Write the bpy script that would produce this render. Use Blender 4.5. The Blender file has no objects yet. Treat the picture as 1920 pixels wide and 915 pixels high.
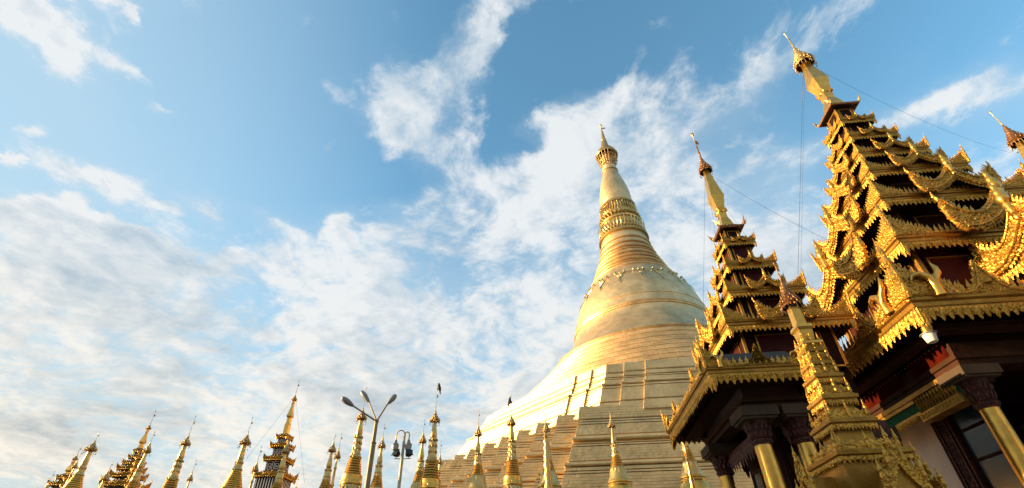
import bpy, math, random
import numpy as np
from mathutils import Matrix, Vector
from mathutils.geometry import tessellate_polygon
random.seed(11)
rng = np.random.default_rng(11)
R = math.radians
SC = bpy.context.scene
COL = SC.collection

# ------------------------------------------------------------------ camera
EYE = 1.7
FPX, CX, CY = 893.54, 952.23, 525.94          # focal length and principal point in photo pixels
YAW, PITCH, ROLL = R(-4.8), R(34.991), R(-0.996)
def cam_axes():
    cy, sy = math.cos(YAW), math.sin(YAW)
    F = np.array([sy*math.cos(PITCH), cy*math.cos(PITCH), math.sin(PITCH)])
    Rt = np.array([cy, -sy, 0.0]); U = np.cross(Rt, F)
    c, s = math.cos(ROLL), math.sin(ROLL)
    return c*Rt+s*U, -s*Rt+c*U, F
CR, CU, CF = cam_axes()
cam = bpy.data.objects.new('camera', bpy.data.cameras.new('camera')); COL.objects.link(cam)
m = Matrix.Identity(4)
for i in range(3):
    m[i][0], m[i][1], m[i][2] = CR[i], CU[i], -CF[i]
m[2][3] = EYE
cam.matrix_world = m
cam.data.sensor_width = 36; cam.data.lens = FPX/1920*36
cam.data.shift_x = (960-CX)/1920; cam.data.shift_y = (CY-457.5)/1920
cam.data.clip_start = 0.05; cam.data.clip_end = 6000
SC.camera = cam

def ray(px, py):                               # unit-horizontal direction through a photo pixel
    d = CR*(px-CX)/FPX - CU*(py-CY)/FPX + CF
    return d/np.hypot(d[0], d[1])
def at(px, py, d):                             # point at horizontal distance d
    return ray(px, py)*d+np.array([0, 0, EYE])
def project(p):
    q = np.array(p, float)-np.array([0, 0, EYE])
    w = CF@q
    return CX+FPX*(CR@q)/w, CY-FPX*(CU@q)/w, w

# ------------------------------------------------------------------ light
SUN_EL, SUN_AZ = R(11), R(-92)                 # azimuth from +Y, negative to the left
sd = Vector((math.sin(SUN_AZ)*math.cos(SUN_EL), math.cos(SUN_AZ)*math.cos(SUN_EL), math.sin(SUN_EL)))
sun = bpy.data.objects.new('sun', bpy.data.lights.new('sun', 'SUN')); COL.objects.link(sun)
sun.data.energy = 4.5; sun.data.angle = R(0.5); sun.data.color = (1.0, 0.70, 0.36)
sun.rotation_euler = (-sd).to_track_quat('-Z', 'Y').to_euler()
SC.view_settings.view_transform = 'Standard'; SC.view_settings.look = 'None'
SC.view_settings.gamma = 1; EXPO = 1.6
SC.view_settings.exposure = EXPO; SC.view_settings.use_curve_mapping = False

W = bpy.data.worlds.new('World'); SC.world = W; W.use_nodes = True
def build_sky():
    nt = W.node_tree; N = nt.nodes; L = nt.links; N.clear()
    out = N.new('ShaderNodeOutputWorld'); bg = N.new('ShaderNodeBackground')
    L.new(bg.outputs[0], out.inputs[0])
    def val(x, sock):
        if isinstance(x, (int, float)): sock.default_value = x
        elif isinstance(x, tuple): sock.default_value = x
        else: L.new(x, sock)
    def mth(op, a, b=0.0, c=0.0, clamp=False):
        n = N.new('ShaderNodeMath'); n.operation = op; n.use_clamp = clamp
        val(a, n.inputs[0]); val(b, n.inputs[1]); val(c, n.inputs[2]); return n.outputs[0]
    def vec(op, a, b=(0, 0, 0), out=0):
        n = N.new('ShaderNodeVectorMath'); n.operation = op
        val(a, n.inputs[0]); val(b, n.inputs[1]); return n.outputs[out]
    def noise(v, scale, detail, rough=0.55, lac=2.0, dist=0.0, out='Fac'):
        n = N.new('ShaderNodeTexNoise'); val(v, n.inputs['Vector'])
        n.inputs['Scale'].default_value = scale; n.inputs['Detail'].default_value = detail
        n.inputs['Roughness'].default_value = rough; n.inputs['Lacunarity'].default_value = lac
        n.inputs['Distortion'].default_value = dist
        return n.outputs[out]
    def sstep(x, a, b):
        n = N.new('ShaderNodeMapRange'); n.interpolation_type = 'SMOOTHSTEP'
        val(x, n.inputs['Value']); n.inputs['From Min'].default_value = a; n.inputs['From Max'].default_value = b
        return n.outputs[0]
    def mixc(f, a, b):
        n = N.new('ShaderNodeMix'); n.data_type = 'RGBA'
        val(f, n.inputs[0]); val(a, n.inputs[6]); val(b, n.inputs[7]); return n.outputs[2]
    kx = lambda r, g, b: (r/2**EXPO, g/2**EXPO, b/2**EXPO, 1)
    sky = N.new('ShaderNodeTexSky'); sky.sky_type = 'NISHITA'; sky.sun_disc = False
    sky.sun_elevation = SUN_EL; sky.sun_rotation = SUN_AZ
    sky.altitude = 0; sky.air_density = 1.0; sky.dust_density = 0.4; sky.ozone_density = 2.0
    d = N.new('ShaderNodeTexCoord').outputs['Generated']
    s = N.new('ShaderNodeSeparateXYZ'); L.new(d, s.inputs[0])
    K = 0.14
    den = mth('ADD', mth('MAXIMUM', s.outputs[2], 0.0), K)
    c = N.new('ShaderNodeCombineXYZ')
    L.new(mth('DIVIDE', s.outputs[0], den), c.inputs[0]); L.new(mth('DIVIDE', s.outputs[1], den), c.inputs[1])
    q = c.outputs[0]                           # position on the cloud deck
    def q_of(px, py):
        r = ray(px, py); r = r/np.linalg.norm(r); return r[:2]/(r[2]+K)
    def blob(px, py, rx, ry, ang, amp):        # soft patch of the deck, given where it stands in the sky
        q0 = q_of(px, py)
        J = np.array([(q_of(px+2, py)-q0)/2, (q_of(px, py+2)-q0)/2]).T
        a = R(ang); E = np.array([[math.cos(a)/rx, math.sin(a)/rx], [-math.sin(a)/ry, math.cos(a)/ry]])
        A = E@np.linalg.inv(J)
        v = vec('SUBTRACT', qb, (float(q0[0]), float(q0[1]), 0.0))
        x = vec('DOT_PRODUCT', v, (float(A[0, 0]), float(A[0, 1]), 0.0), out=1)
        y = vec('DOT_PRODUCT', v, (float(A[1, 0]), float(A[1, 1]), 0.0), out=1)
        rr = mth('ADD', mth('MULTIPLY', x, x), mth('MULTIPLY', y, y))
        return mth('MULTIPLY', mth('POWER', 2.718, mth('MULTIPLY', rr, -1.0)), amp)
    rag = vec('SCALE', vec('SUBTRACT', noise(q, 7.0, 6, 0.62, out='Color'), (0.5, 0.5, 0.5)))
    rag.node.inputs['Scale'].default_value = 0.17
    qb = vec('ADD', q, rag)                    # ragged edges for every patch
    cover = None
    for b in CLOUDS:
        o = blob(*b); cover = o if cover is None else mth('ADD', cover, o)
    cover = mth('ADD', mth('MINIMUM', cover, 0.43), mth('MULTIPLY', sstep(s.outputs[1], -0.15, -0.55), 0.30))  # last term: unseen cloud added behind the camera to brighten front-facing gold
    small = None
    for b in PUFFS:
        o = blob(*b); small = o if small is None else mth('MAXIMUM', small, o)
    cover = mth('ADD', cover, small)
    # wind-drawn warp, then broken puffs
    wv = noise(q, 1.3, 3, out='Color')
    qw = vec('ADD', q, vec('SCALE', vec('SUBTRACT', wv, (0.5, 0.5, 0.5))))
    qw.node.inputs[1].links[0].from_node.inputs['Scale'].default_value = 0.35
    n1 = noise(qw, 2.0, 10, 0.60)
    n2 = noise(qw, 13.0, 8, 0.64)
    sq = Vector((math.sin(SUN_AZ), math.cos(SUN_AZ), 0))*0.085
    n1s = noise(vec('ADD', qw, (sq.x, sq.y, 0.0)), 2.0, 10, 0.60)
    n2s = noise(vec('ADD', qw, (sq.x*.4, sq.y*.4, 0.0)), 13.0, 8, 0.64)
    tex = mth('ADD', mth('MULTIPLY', n1, 0.69), mth('MULTIPLY', n2, 0.31))
    texs = mth('ADD', mth('MULTIPLY', n1s, 0.69), mth('MULTIPLY', n2s, 0.31))
    lowwarm = sstep(s.outputs[2], 0.62, 0.10)
    dens = mth('ADD', mth('MULTIPLY', mth('SUBTRACT', tex, 0.5), mth('SUBTRACT', 3.1, mth('MULTIPLY', lowwarm, 1.3))), cover)
    alpha = sstep(dens, 0.12, 0.54)
    n3 = noise(qw, 1.15, 5, 0.5)
    big_ = mth('SUBTRACT', n3, noise(vec('ADD', qw, (sq.x*2.6, sq.y*2.6, 0.0)), 1.15, 5, 0.5))
    relief = mth('ADD', mth('SUBTRACT', tex, texs), mth('MULTIPLY', big_, 0.65))        # brighter where the deck thins towards the sun
    body = sstep(mth('SUBTRACT', dens, mth('MULTIPLY', small, 0.8)), 0.26, 0.85)
    lit = mth('ADD', mth('MULTIPLY', relief, 4.6), mth('SUBTRACT', 0.90, mth('MULTIPLY', body, mth('ADD', 0.42, mth('MULTIPLY', lowwarm, 0.40)))), clamp=True)
    shade = mixc(lowwarm, kx(0.36, 0.52, 0.66), kx(0.54, 0.56, 0.54))
    bright = mixc(lowwarm, kx(0.86, 0.89, 0.91), kx(1.03, 0.94, 0.80))
    cloud = mixc(lit, shade, bright)
    skyc = vec('MULTIPLY', sky.outputs[0], (SKY_K*0.90, SKY_K*1.24, SKY_K*1.16))
    # thin high veil everywhere, stronger low down
    veil = mth('ADD', mth('MULTIPLY', sstep(s.outputs[2], 0.70, 0.0), 0.62), mth('MULTIPLY', sstep(s.outputs[2], 0.34, 0.08), 0.28))
    aur = sstep(vec('DOT_PRODUCT', d, (sd.x, sd.y, sd.z), out=1), 0.25, 0.95)
    skyc = mixc(mth('MULTIPLY', aur, 0.75), skyc, kx(0.52, 0.68, 0.78))
    skyc = mixc(veil, skyc, kx(0.53, 0.56, 0.55))
    haze = mth('MULTIPLY', sstep(mth('ADD', mth('MULTIPLY', mth('SUBTRACT', n3, 0.5), 1.6), cover), 0.0, 0.6), 0.42)
    skyc = mixc(haze, skyc, kx(0.62, 0.74, 0.82))
    col = mixc(mth('MULTIPLY', alpha, 0.95), skyc, cloud)
    L.new(col, bg.inputs[0]); bg.inputs[1].default_value = 1.0
SKY_K = 0.106
CLOUDS = [  # px, py, rx, ry, angle, amount (photo directions, placed on the deck)
    (900, 50, 170, 50, -56, .46), (985, 265, 70, 34, -30, -.22), (930, 235, 30, 40, 0, -.18), (1340, 300, 60, 90, 0, -.12), (660, 470, 70, 40, 0, -.14), (1010, 130, 60, 60, -40, -.16), (640, 330, 120, 90, 0, -.2), (450, 250, 160, 160, 0, -.25), (350, 150, 130, 120, 0, -.25), (1130, 120, 90, 60, 0, -.15), (760, 190, 120, 60, -25, .50), (800, 285, 60, 45, 0, .36), (1000, 0, 120, 40, -30, .22),
    (880, 190, 80, 30, -55, .22), (930, 360, 150, 70, -20, .34), (800, 430, 150, 50, 8, .38), (1080, 330, 80, 90, 0, .32),
    (1130, 200, 60, 40, 0, .32), (1000, 480, 160, 80, 0, .34), (1250, 380, 90, 120, 0, .34), (1010, 220, 60, 30, 0, .28),
    (90, 60, 100, 30, 42, .42), (30, 15, 50, 24, 30, .34), (165, 8, 45, 12, 15, .30), 
    
    (70, 410, 130, 34, 10, .44), (230, 440, 60, 18, 10, .36), (140, 510, 190, 70, 0, .46), (290, 480, 80, 18, 10, .30), (20, 580, 120, 60, 0, .3),
    (560, 530, 180, 60, 5, .44), (450, 600, 240, 60, -5, .40), (730, 560, 200, 80, 15, .40), (540, 435, 46, 20, 30, .34), (630, 430, 36, 24, 30, .34), 
    (250, 670, 420, 90, 0, .46), (640, 690, 420, 90, 0, .46), (880, 640, 180, 150, 0, .46), (150, 830, 520, 90, 0, .50), (650, 850, 480, 90, 0, .52), (960, 580, 120, 120, 0, .32),
    (1150, 560, 260, 160, 0, .30), (1450, 560, 300, 160, 0, .34), (1500, 800, 600, 120, 0, .45),
    (1620, 250, 260, 22, -22, .28), (1460, 120, 110, 50, -40, .26), (1530, 60, 110, 24, -45, .24), (1420, 330, 110, 80, -20, .32), (1780, 190, 160, 24, -20, .28), (1870, 160, 120, 44, -20, .26),
    (1300, 240, 150, 50, -20, .24), (1500, 450, 90, 90, 0, .28),
]
PUFFS = [  # small separate clouds
    (225, 138, 56, 21, 25, 0.53), (244, 30, 17, 18, 0, 0.51), (295, 380, 45, 11, 10, 0.47), (378, 388, 54, 20, 30, 0.49), (308, 216, 35, 11, 12, 0.49), (20, 303, 29, 11, 0, 0.51),
    (150, 322, 108, 26, 12, 0.56), (215, 352, 67, 26, 20, 0.53), (620, 165, 40, 20, 30, 0.36), (612, 280, 16, 14, 0, 0.43), (425, 482, 40, 11, -25, 0.43), (115, 95, 81, 34, 45, 0.47), (50, 25, 81, 34, 35, 0.43),
    (170, 8, 54, 17, 15, 0.43), (230, 440, 67, 20, 15, 0.43), (135, 375, 35, 14, 10, 0.43), (200, 402, 21, 11, 0, 0.43), (65, 250, 29, 13, 10, 0.38), (635, 425, 35, 26, 40, 0.43), (80, 400, 94, 26, 8, 0.43),
]
build_sky()

# ------------------------------------------------------------------ materials
def mat(name, col, metal=0.0, rough=0.5, bump=0.0, bscale=20.0, var=0.12, vscale=3.0, kind='noise', spec=0.5, brick=(12.0, .5, .65)):
    M = bpy.data.materials.new(name); M.use_nodes = True
    nt = M.node_tree; N = nt.nodes; L = nt.links; b = N['Principled BSDF']
    b.inputs['Metallic'].default_value = metal; b.inputs['Roughness'].default_value = rough
    b.inputs['Specular IOR Level'].default_value = spec
    tc = N.new('ShaderNodeTexCoord').outputs['Object']
    n = N.new('ShaderNodeTexNoise'); n.inputs['Scale'].default_value = vscale; n.inputs['Detail'].default_value = 6
    L.new(tc, n.inputs['Vector'])
    mx = N.new('ShaderNodeMix'); mx.data_type = 'RGBA'
    mx.inputs[6].default_value = tuple(min(1, c*(1+var)) for c in col)+(1,)
    mx.inputs[7].default_value = tuple(c*(1-var*1.6) for c in col)+(1,)
    cr = N.new('ShaderNodeMapRange'); cr.inputs['From Min'].default_value = .35; cr.inputs['From Max'].default_value = .65
    L.new(n.outputs[0], cr.inputs[0]); L.new(cr.outputs[0], mx.inputs[0]); L.new(mx.outputs[2], b.inputs['Base Color'])
    rr = N.new('ShaderNodeMapRange'); rr.inputs['To Min'].default_value = max(.05, rough-.1); rr.inputs['To Max'].default_value = min(1, rough+.12)
    n3 = N.new('ShaderNodeTexNoise'); n3.inputs['Scale'].default_value = vscale*3.1; L.new(tc, n3.inputs['Vector'])
    L.new(n3.outputs[0], rr.inputs[0]); L.new(rr.outputs[0], b.inputs['Roughness'])
    if bump:
        bp = N.new('ShaderNodeBump'); bp.inputs['Strength'].default_value = min(1, bump); bp.inputs['Distance'].default_value = 0.6/bscale
        if kind == 'voronoi':
            t = N.new('ShaderNodeTexVoronoi'); t.inputs['Scale'].default_value = bscale; L.new(tc, t.inputs['Vector']); h = t.outputs[0]
        elif kind == 'plates':                 # rows of beaten metal plates
            t = N.new('ShaderNodeTexNoise'); t.inputs['Scale'].default_value = bscale; t.inputs['Detail'].default_value = 5; L.new(tc, t.inputs['Vector'])
            sx = N.new('ShaderNodeSeparateXYZ'); L.new(tc, sx.inputs[0])
            an = N.new('ShaderNodeMath'); an.operation = 'ARCTAN2'; L.new(sx.outputs[1], an.inputs[0]); L.new(sx.outputs[0], an.inputs[1])
            am = N.new('ShaderNodeMath'); am.operation = 'MULTIPLY'; L.new(an.outputs[0], am.inputs[0]); am.inputs[1].default_value = brick[0]
            cb = N.new('ShaderNodeCombineXYZ'); L.new(am.outputs[0], cb.inputs[0]); L.new(sx.outputs[2], cb.inputs[1])
            br = N.new('ShaderNodeTexBrick'); br.inputs['Scale'].default_value = 1.0; br.inputs['Mortar Size'].default_value = .022; br.inputs['Brick Width'].default_value = .62; br.inputs['Row Height'].default_value = brick[1]
            br.inputs['Color1'].default_value = (1.0, 1.0, 1.0, 1); br.inputs['Color2'].default_value = (.80, .78, .74, 1); br.inputs['Mortar'].default_value = (.62, .56, .46, 1)
            L.new(cb.outputs[0], br.inputs['Vector'])
            ml = N.new('ShaderNodeMix'); ml.data_type = 'RGBA'; ml.blend_type = 'MULTIPLY'; ml.inputs[0].default_value = brick[2]
            L.new(mx.outputs[2], ml.inputs[6]); L.new(br.outputs[0], ml.inputs[7]); L.new(ml.outputs[2], b.inputs['Base Color'])
            iv = N.new('ShaderNodeMath'); iv.operation = 'MULTIPLY_ADD'; L.new(br.outputs['Fac'], iv.inputs[0]); iv.inputs[1].default_value = -.5
            L.new(t.outputs[0], iv.inputs[2]); h = iv.outputs[0]
        else:
            t = N.new('ShaderNodeTexNoise'); t.inputs['Scale'].default_value = bscale; t.inputs['Detail'].default_value = 5; L.new(tc, t.inputs['Vector']); h = t.outputs[0]
        L.new(h, bp.inputs['Height']); L.new(bp.outputs[0], b.inputs['Normal'])
    return M
GOLD = mat('carved_gold', (0.54, 0.285, 0.045), .87, .40, .6, 26, .16, 5, 'voronoi')
GOLDB = mat('gilded_board', (0.40, 0.215, 0.038), .84, .45, .35, 30, .15, 3)
GOLDS = mat('smooth_gold', (0.64, 0.37, 0.075), .9, .32, .10, 18, .10, 4)
GOLDP = mat('gold_plates', (0.82, 0.57, 0.28), .92, .46, .22, 3.0, .10, .5, 'plates')
GOLDT = mat('terrace_gold', (0.66, 0.49, 0.245), .9, .56, .22, 2.0, .10, .4, 'plates', brick=(7.0, .30, .18))
GOLDL = mat('pale_gold', (0.60, 0.40, 0.135), .9, .34, .2, 14, .12, 3)
SILV = mat('silvered_gold', (0.62, 0.49, 0.24), .95, .32, .1, 20, .06, 4)
HTI = mat('tarnished_gilt', (0.30, 0.14, 0.055), .85, .42, .3, 30, .2, 6)
HTIG = mat('dull_gilt', (0.60, 0.42, 0.18), .85, .40, .3, 30, .2, 6)
RED = mat('red_lacquer', (0.050, 0.005, 0.002), 0, .9, .1, 12, .2, 2, spec=.02)
MAROON = mat('deep_red_panel', (0.065, 0.008, 0.006), 0, .7, .1, 12, .2, 2, spec=.15)
PANEL = mat('maroon_panel', (0.045, 0.006, 0.005), 0, .7, .1, 12, .2, 2, spec=.15)
DRED = mat('dark_red_timber', (0.022, 0.005, 0.0035), 0, .75, .15, 14, .25, 2, spec=.12)
CARV = mat('carved_red_gilt', (0.07, 0.013, 0.006), .25, .45, .8, 30, .3, 9, 'voronoi')
BROWN = mat('brown_timber', (0.045, 0.017, 0.007), 0, .7, .15, 10, .2, 2, spec=.15)
TIN = mat('roof_tin', (0.02, 0.02, 0.017), .2, .5, .1, 8, .2, 2)
GREEN = mat('green_glass_mosaic', (0.008, 0.11, 0.035), 0, .6, .2, 40, .3, 14, spec=.1)
WHITE = mat('white_plaster', (0.72, 0.57, 0.44), 0, .8, .08, 6, .06, 1.2)
STONE = mat('grey_abacus_stone', (0.075, 0.05, 0.032), 0, .8, .1, 12, .12, 2, spec=.15)
IRON = mat('dark_iron', (0.03, 0.028, 0.026), .5, .5, 0, 10, .2, 4)
PAINT = mat('ochre_pole_paint', (0.26, 0.17, 0.06), .1, .5, .06, 20, .15, 2)
CREAM = mat('cream_pole_paint', (0.50, 0.40, 0.22), .1, .5, .06, 20, .12, 2)
LAMP = mat('grey_lamp_housing', (0.22, 0.22, 0.21), .2, .45, .05, 20, .1, 3)
LAMPW = mat('white_enamel', (0.72, 0.66, 0.58), 0, .4, .05, 20, .06, 3)
BIRD = mat('black_feathers', (0.012, 0.011, 0.012), 0, .6, .1, 60, .2, 20)
PANE = mat('blue_window_glass', (0.02, 0.045, 0.06), 0, .2, 0, 10, .12, 1.0, spec=.3)
LENS = mat('frosted_lamp_glass', (0.34, 0.34, 0.32), 0, .25, 0, 10, .05, 2)
TILE = mat('shaded_marble_platform', (0.10, 0.09, 0.08), 0, .4, .05, 4, .12, .6)  # pale marble darkened: shade of the surrounding buildings is put into the colour
WPAT = mat('white_inlay', (0.62, 0.58, 0.50), .2, .4, 0, 10, .05, 3)
BWALL = mat('grey_blue_timber', (0.11, 0.11, 0.11), .1, .5, .1, 10, .2, 2)

# ------------------------------------------------------------------ mesh helpers
class MB:
    def __init__(self): self.v = []; self.f = []; self.mi = []; self.n = 0
    def add(self, V, F, M=None, mi=0):
        V = np.asarray(V, float)
        if M is not None:
            A = np.array(M); V = V@A[:3, :3].T+A[:3, 3]
        self.v.append(V); n = self.n
        self.f.extend([tuple(i+n for i in f) for f in F]); self.mi.extend([mi]*len(F)); self.n += len(V)
    def mesh(self, name, mats, smooth=None):
        me = bpy.data.meshes.new(name)
        me.from_pydata(np.concatenate(self.v).tolist(), [], self.f)
        for mm in (mats if isinstance(mats, (list, tuple)) else [mats]): me.materials.append(mm)
        me.polygons.foreach_set('material_index', self.mi)
        if smooth is not None:
            me.polygons.foreach_set('use_smooth', [True]*len(me.polygons)); me.set_sharp_from_angle(angle=R(smooth))
        me.update(); return me
    def build(self, name, mats, parent=None, smooth=None):
        return inst(name, self.mesh(name, mats, smooth), parent)
def inst(name, me, parent=None, M=None):
    o = bpy.data.objects.new(name, me); COL.objects.link(o)
    if parent is not None: o.parent = parent
    if M is not None: o.matrix_basis = M
    return o
def tag(o, label=None, cat=None, group=None, kind=None):
    for k, v in (('label', label), ('category', cat), ('group', group), ('kind', kind)):
        if v: o[k] = v
    return o
def empty(name, loc, label, cat, group=None, rz=0):
    o = bpy.data.objects.new(name, None); COL.objects.link(o); o.location = loc; o.rotation_euler.z = rz
    o.empty_display_size = .3
    return tag(o, label, cat, group)
def box(mb, x0, y0, z0, x1, y1, z1, mi=0, M=None):
    V = [(x, y, z) for z in (z0, z1) for y in (y0, y1) for x in (x0, x1)]
    mb.add(V, [(0, 2, 3, 1), (4, 5, 7, 6), (0, 1, 5, 4), (2, 6, 7, 3), (0, 4, 6, 2), (1, 3, 7, 5)], M, mi)
def lathe(mb, prof, seg=24, M=None, mi=0, square=False, cap=True):
    if square: seg = 4
    k = math.sqrt(2) if square else 1
    a = np.arange(seg)*2*math.pi/seg+(math.pi/4 if square else 0)
    V = []
    for r, z in prof: V += [(max(r, 1e-4)*k*math.cos(t), max(r, 1e-4)*k*math.sin(t), z) for t in a]
    F = []
    for i in range(len(prof)-1):
        for j in range(seg):
            A, B = i*seg+j, i*seg+(j+1) % seg
            F.append((A, B, B+seg, A+seg))
    if cap: F.append(tuple(range(seg))[::-1]); F.append(tuple((len(prof)-1)*seg+j for j in range(seg)))
    mb.add(V, F if prof[0][1] < prof[-1][1] else [f[::-1] for f in F], M, mi)
def sweep_poly(mb, loops, mi=0, M=None, cap=True):      # stack of same-size closed loops
    n = len(loops[0]); V = np.concatenate([np.asarray(l, float) for l in loops]); F = []
    for i in range(len(loops)-1):
        for j in range(n):
            a, b = i*n+j, i*n+(j+1) % n; F.append((a, b, b+n, a+n))
    mb.add(V, F, M, mi)
    if cap:
        for l, fl in ((loops[0], True), (loops[-1], False)):
            t = tessellate_polygon([[Vector((p[0], p[1], 0)) for p in l]])
            mb.add(l, [tuple(x)[::-1] if fl else tuple(x) for x in t], M, mi)
def rect_ring(mb, wx, wy, prof, closed=True, mi=0, cx=0, cy=0):   # profile (outset, z) carried round a rectangle
    loops = [[(cx-wx-o, cy-wy-o, z), (cx+wx+o, cy-wy-o, z), (cx+wx+o, cy+wy+o, z), (cx-wx-o, cy+wy+o, z)] for o, z in prof]
    n = len(prof); V = np.concatenate([np.array(l) for l in loops]); F = []
    for i in range(n if closed else n-1):
        k = (i+1) % n
        for j in range(4): F.append((i*4+j, i*4+(j+1) % 4, k*4+(j+1) % 4, k*4+j))
    mb.add(V, F, None, mi)
def tube(mb, pts, rad, seg=6, mi=0, M=None):
    pts = [Vector(p) for p in pts]; n = len(pts); V = []; F = []
    rad = rad if isinstance(rad, (list, tuple)) else [rad]*n
    for i, p in enumerate(pts):
        t = (pts[min(i+1, n-1)]-pts[max(i-1, 0)]).normalized()
        a = t.cross(Vector((0, 0, 1)) if abs(t.z) < .95 else Vector((1, 0, 0))).normalized(); b = t.cross(a)
        for j in range(seg):
            w = 2*math.pi*j/seg; V.append(p+(a*math.cos(w)+b*math.sin(w))*rad[i])
    for i in range(n-1):
        for j in range(seg): F.append((i*seg+j, i*seg+(j+1) % seg, (i+1)*seg+(j+1) % seg, (i+1)*seg+j))
    F.append(tuple(range(seg))[::-1]); F.append(tuple((n-1)*seg+j for j in range(seg)))
    mb.add([tuple(v) for v in V], F, M, mi)
_SPH = {}
def ball(mb, c, r, seg=8, mi=0, sz=1.0):
    if seg not in _SPH:
        n = seg//2; pr = [(math.sin(math.pi*i/n), -math.cos(math.pi*i/n)) for i in range(n+1)]
        t = MB(); lathe(t, pr, seg); _SPH[seg] = (t.v[0], list(t.f))
    V, F = _SPH[seg]; mb.add(V*np.array([r, r, r*sz])+np.array(c), F, None, mi)
def frame(o, u, v, w):
    M = Matrix.Identity(4)
    for i in range(3): M[i][0], M[i][1], M[i][2], M[i][3] = u[i], v[i], w[i], o[i]
    return M
def side_frame(i, wx, wy, z, cx=0, cy=0, out=0.0):      # u along the side, v up, w outwards
    nx, ny = ((0, -1), (-1, 0), (0, 1), (1, 0))[i]
    M = frame((cx+nx*(wx+out), cy+ny*(wy+out), z), (-ny, nx, 0), (0, 0, 1), (nx, ny, 0))
    return M, (wx if i % 2 == 0 else wy)
def T2(x, y, s=1.0, a=0.0, sy=None, w=0.0, sw=None):    # placement inside a (u, v) panel
    sy = s if sy is None else sy; sw = s if sw is None else sw
    c, n = math.cos(a), math.sin(a)
    return Matrix(((c*s, -n*sy, 0, x), (n*s, c*sy, 0, y), (0, 0, sw, w), (0, 0, 0, 1)))
def fan(outline, ctr, h, back=-.04):
    n = len(outline)
    V = [(x, y, .02) for x, y in outline]+[(x, y, back) for x, y in outline]+[(ctr[0], ctr[1], h)]
    F = [(i, (i+1) % n, 2*n) for i in range(n)]+[(i, n+i, n+(i+1) % n, (i+1) % n) for i in range(n)]+[tuple(n+i for i in range(n))[::-1]]
    return np.array(V), F
LEAF = fan([(-.02, -.5), (.2, -.1), (.13, .2), (0, .5), (-.16, .2), (-.22, -.1)], (0, 0), .2, 0)
CURL = fan([(-.05, -.5), (.22, -.3), (.3, .1), (.05, .45), (.33, .42), (.0, .58), (-.25, .3), (-.05, .1), (.02, -.1), (-.2, -.2)], (.08, 0), .2, 0)
HANG = fan([(.5, 0), (-.5, 0), (-.5, -.50), (-.42, -.70), (-.27, -.68), (-.18, -.9), (0, -1.06), (.18, -.9), (.27, -.68), (.42, -.70), (.5, -.50)], (0, -.4), .34)
FLAME = fan([(-.46, 0), (.46, 0), (.48, .3), (.28, .5), (.34, .66), (.12, .78), (.1, 1.1), (-.12, .8), (-.3, .66), (-.24, .5), (-.48, .3)], (0, .3), .3)
BUD = fan([(-.2, 0), (.2, 0), (.34, .3), (.22, .58), (.06, .8), (.0, 1.15), (-.06, .8), (-.22, .58), (-.34, .3)], (0, .34), .34)
def inside(p, poly):
    x, y = p; c = False; j = len(poly)-1
    for i in range(len(poly)):
        if (poly[i][1] > y) != (poly[j][1] > y) and x < (poly[j][0]-poly[i][0])*(y-poly[i][1])/(poly[j][1]-poly[i][1])+poly[i][0]: c = not c
        j = i
    return c
def panel(mb, out, th, M=None, mi=0):
    n = len(out); t = tessellate_polygon([[Vector((x, y, 0)) for x, y in out]])
    area = sum(out[i][0]*out[(i+1) % n][1]-out[(i+1) % n][0]*out[i][1] for i in range(n))
    if area < 0: out = out[::-1]; t = tessellate_polygon([[Vector((x, y, 0)) for x, y in out]])
    V = [(x, y, th/2) for x, y in out]+[(x, y, -th/2) for x, y in out]; F = []
    for a in t:
        a = tuple(a); p = [out[i] for i in a]
        if (p[1][0]-p[0][0])*(p[2][1]-p[0][1])-(p[1][1]-p[0][1])*(p[2][0]-p[0][0]) < 0: a = a[::-1]
        F.append(a); F.append(tuple(i+n for i in a)[::-1])
    F += [(i, i+n, (i+1) % n+n, (i+1) % n) for i in range(n)]
    mb.add(V, F, M, mi)
def relief(mb, out, n, size, th, M=None, both=True, mi=0):
    xs = [p[0] for p in out]; ys = [p[1] for p in out]; k = 0; tries = 0
    pts = []
    while k < n and tries < n*40:
        tries += 1
        p = (random.uniform(min(xs), max(xs)), random.uniform(min(ys), max(ys)))
        if not inside(p, out): continue
        if any((p[0]-a)**2+(p[1]-b)**2 < (size*.42)**2 for a, b in pts): continue
        pts.append(p); k += 1
        V, F = CURL if random.random() < .55 else LEAF
        s = size*random.uniform(.75, 1.25); a = random.uniform(-1.2, 1.2)+(math.pi if random.random() < .25 else 0)
        B = T2(p[0], p[1], s*random.choice((-1, 1))*1.15, a, s, th/2, s*1.15)
        if B.determinant() < 0: F = [f[::-1] for f in F]
        mb.add(V, F, B if M is None else M@B, mi)
        if both:
            C = T2(p[0], p[1], -s*1.15, -a, s, -th/2, -s*1.15)
            mb.add(V, (CURL if len(V) == 21 else LEAF)[1], C if M is None else M@C, mi)
def along(mb, pts, tpl, pitch, h, M=None, mi=0, lean=0.0):   # a row of flames standing on a line in the (u, v) plane
    P = [Vector((x, y)) for x, y in pts]; L = [0]
    for a, b in zip(P, P[1:]): L.append(L[-1]+(b-a).length)
    n = max(1, round(L[-1]/pitch)); pt = L[-1]/n
    for k in range(n):
        s = (k+.5)*pt; i = max(j for j in range(len(L)-1) if L[j] <= s)
        t = (P[i+1]-P[i]).normalized(); p = P[i]+t*(s-L[i])
        a = math.atan2(t.y, t.x); a = a if abs(a) < math.pi/2 else a-math.pi
        B = T2(p.x, p.y, pt*1.06, a*0.75+lean+random.uniform(-.06, .06), h*random.uniform(.9, 1.1), 0, pt*.8)
        mb.add(tpl[0], tpl[1], B if M is None else M@B, mi)

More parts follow.
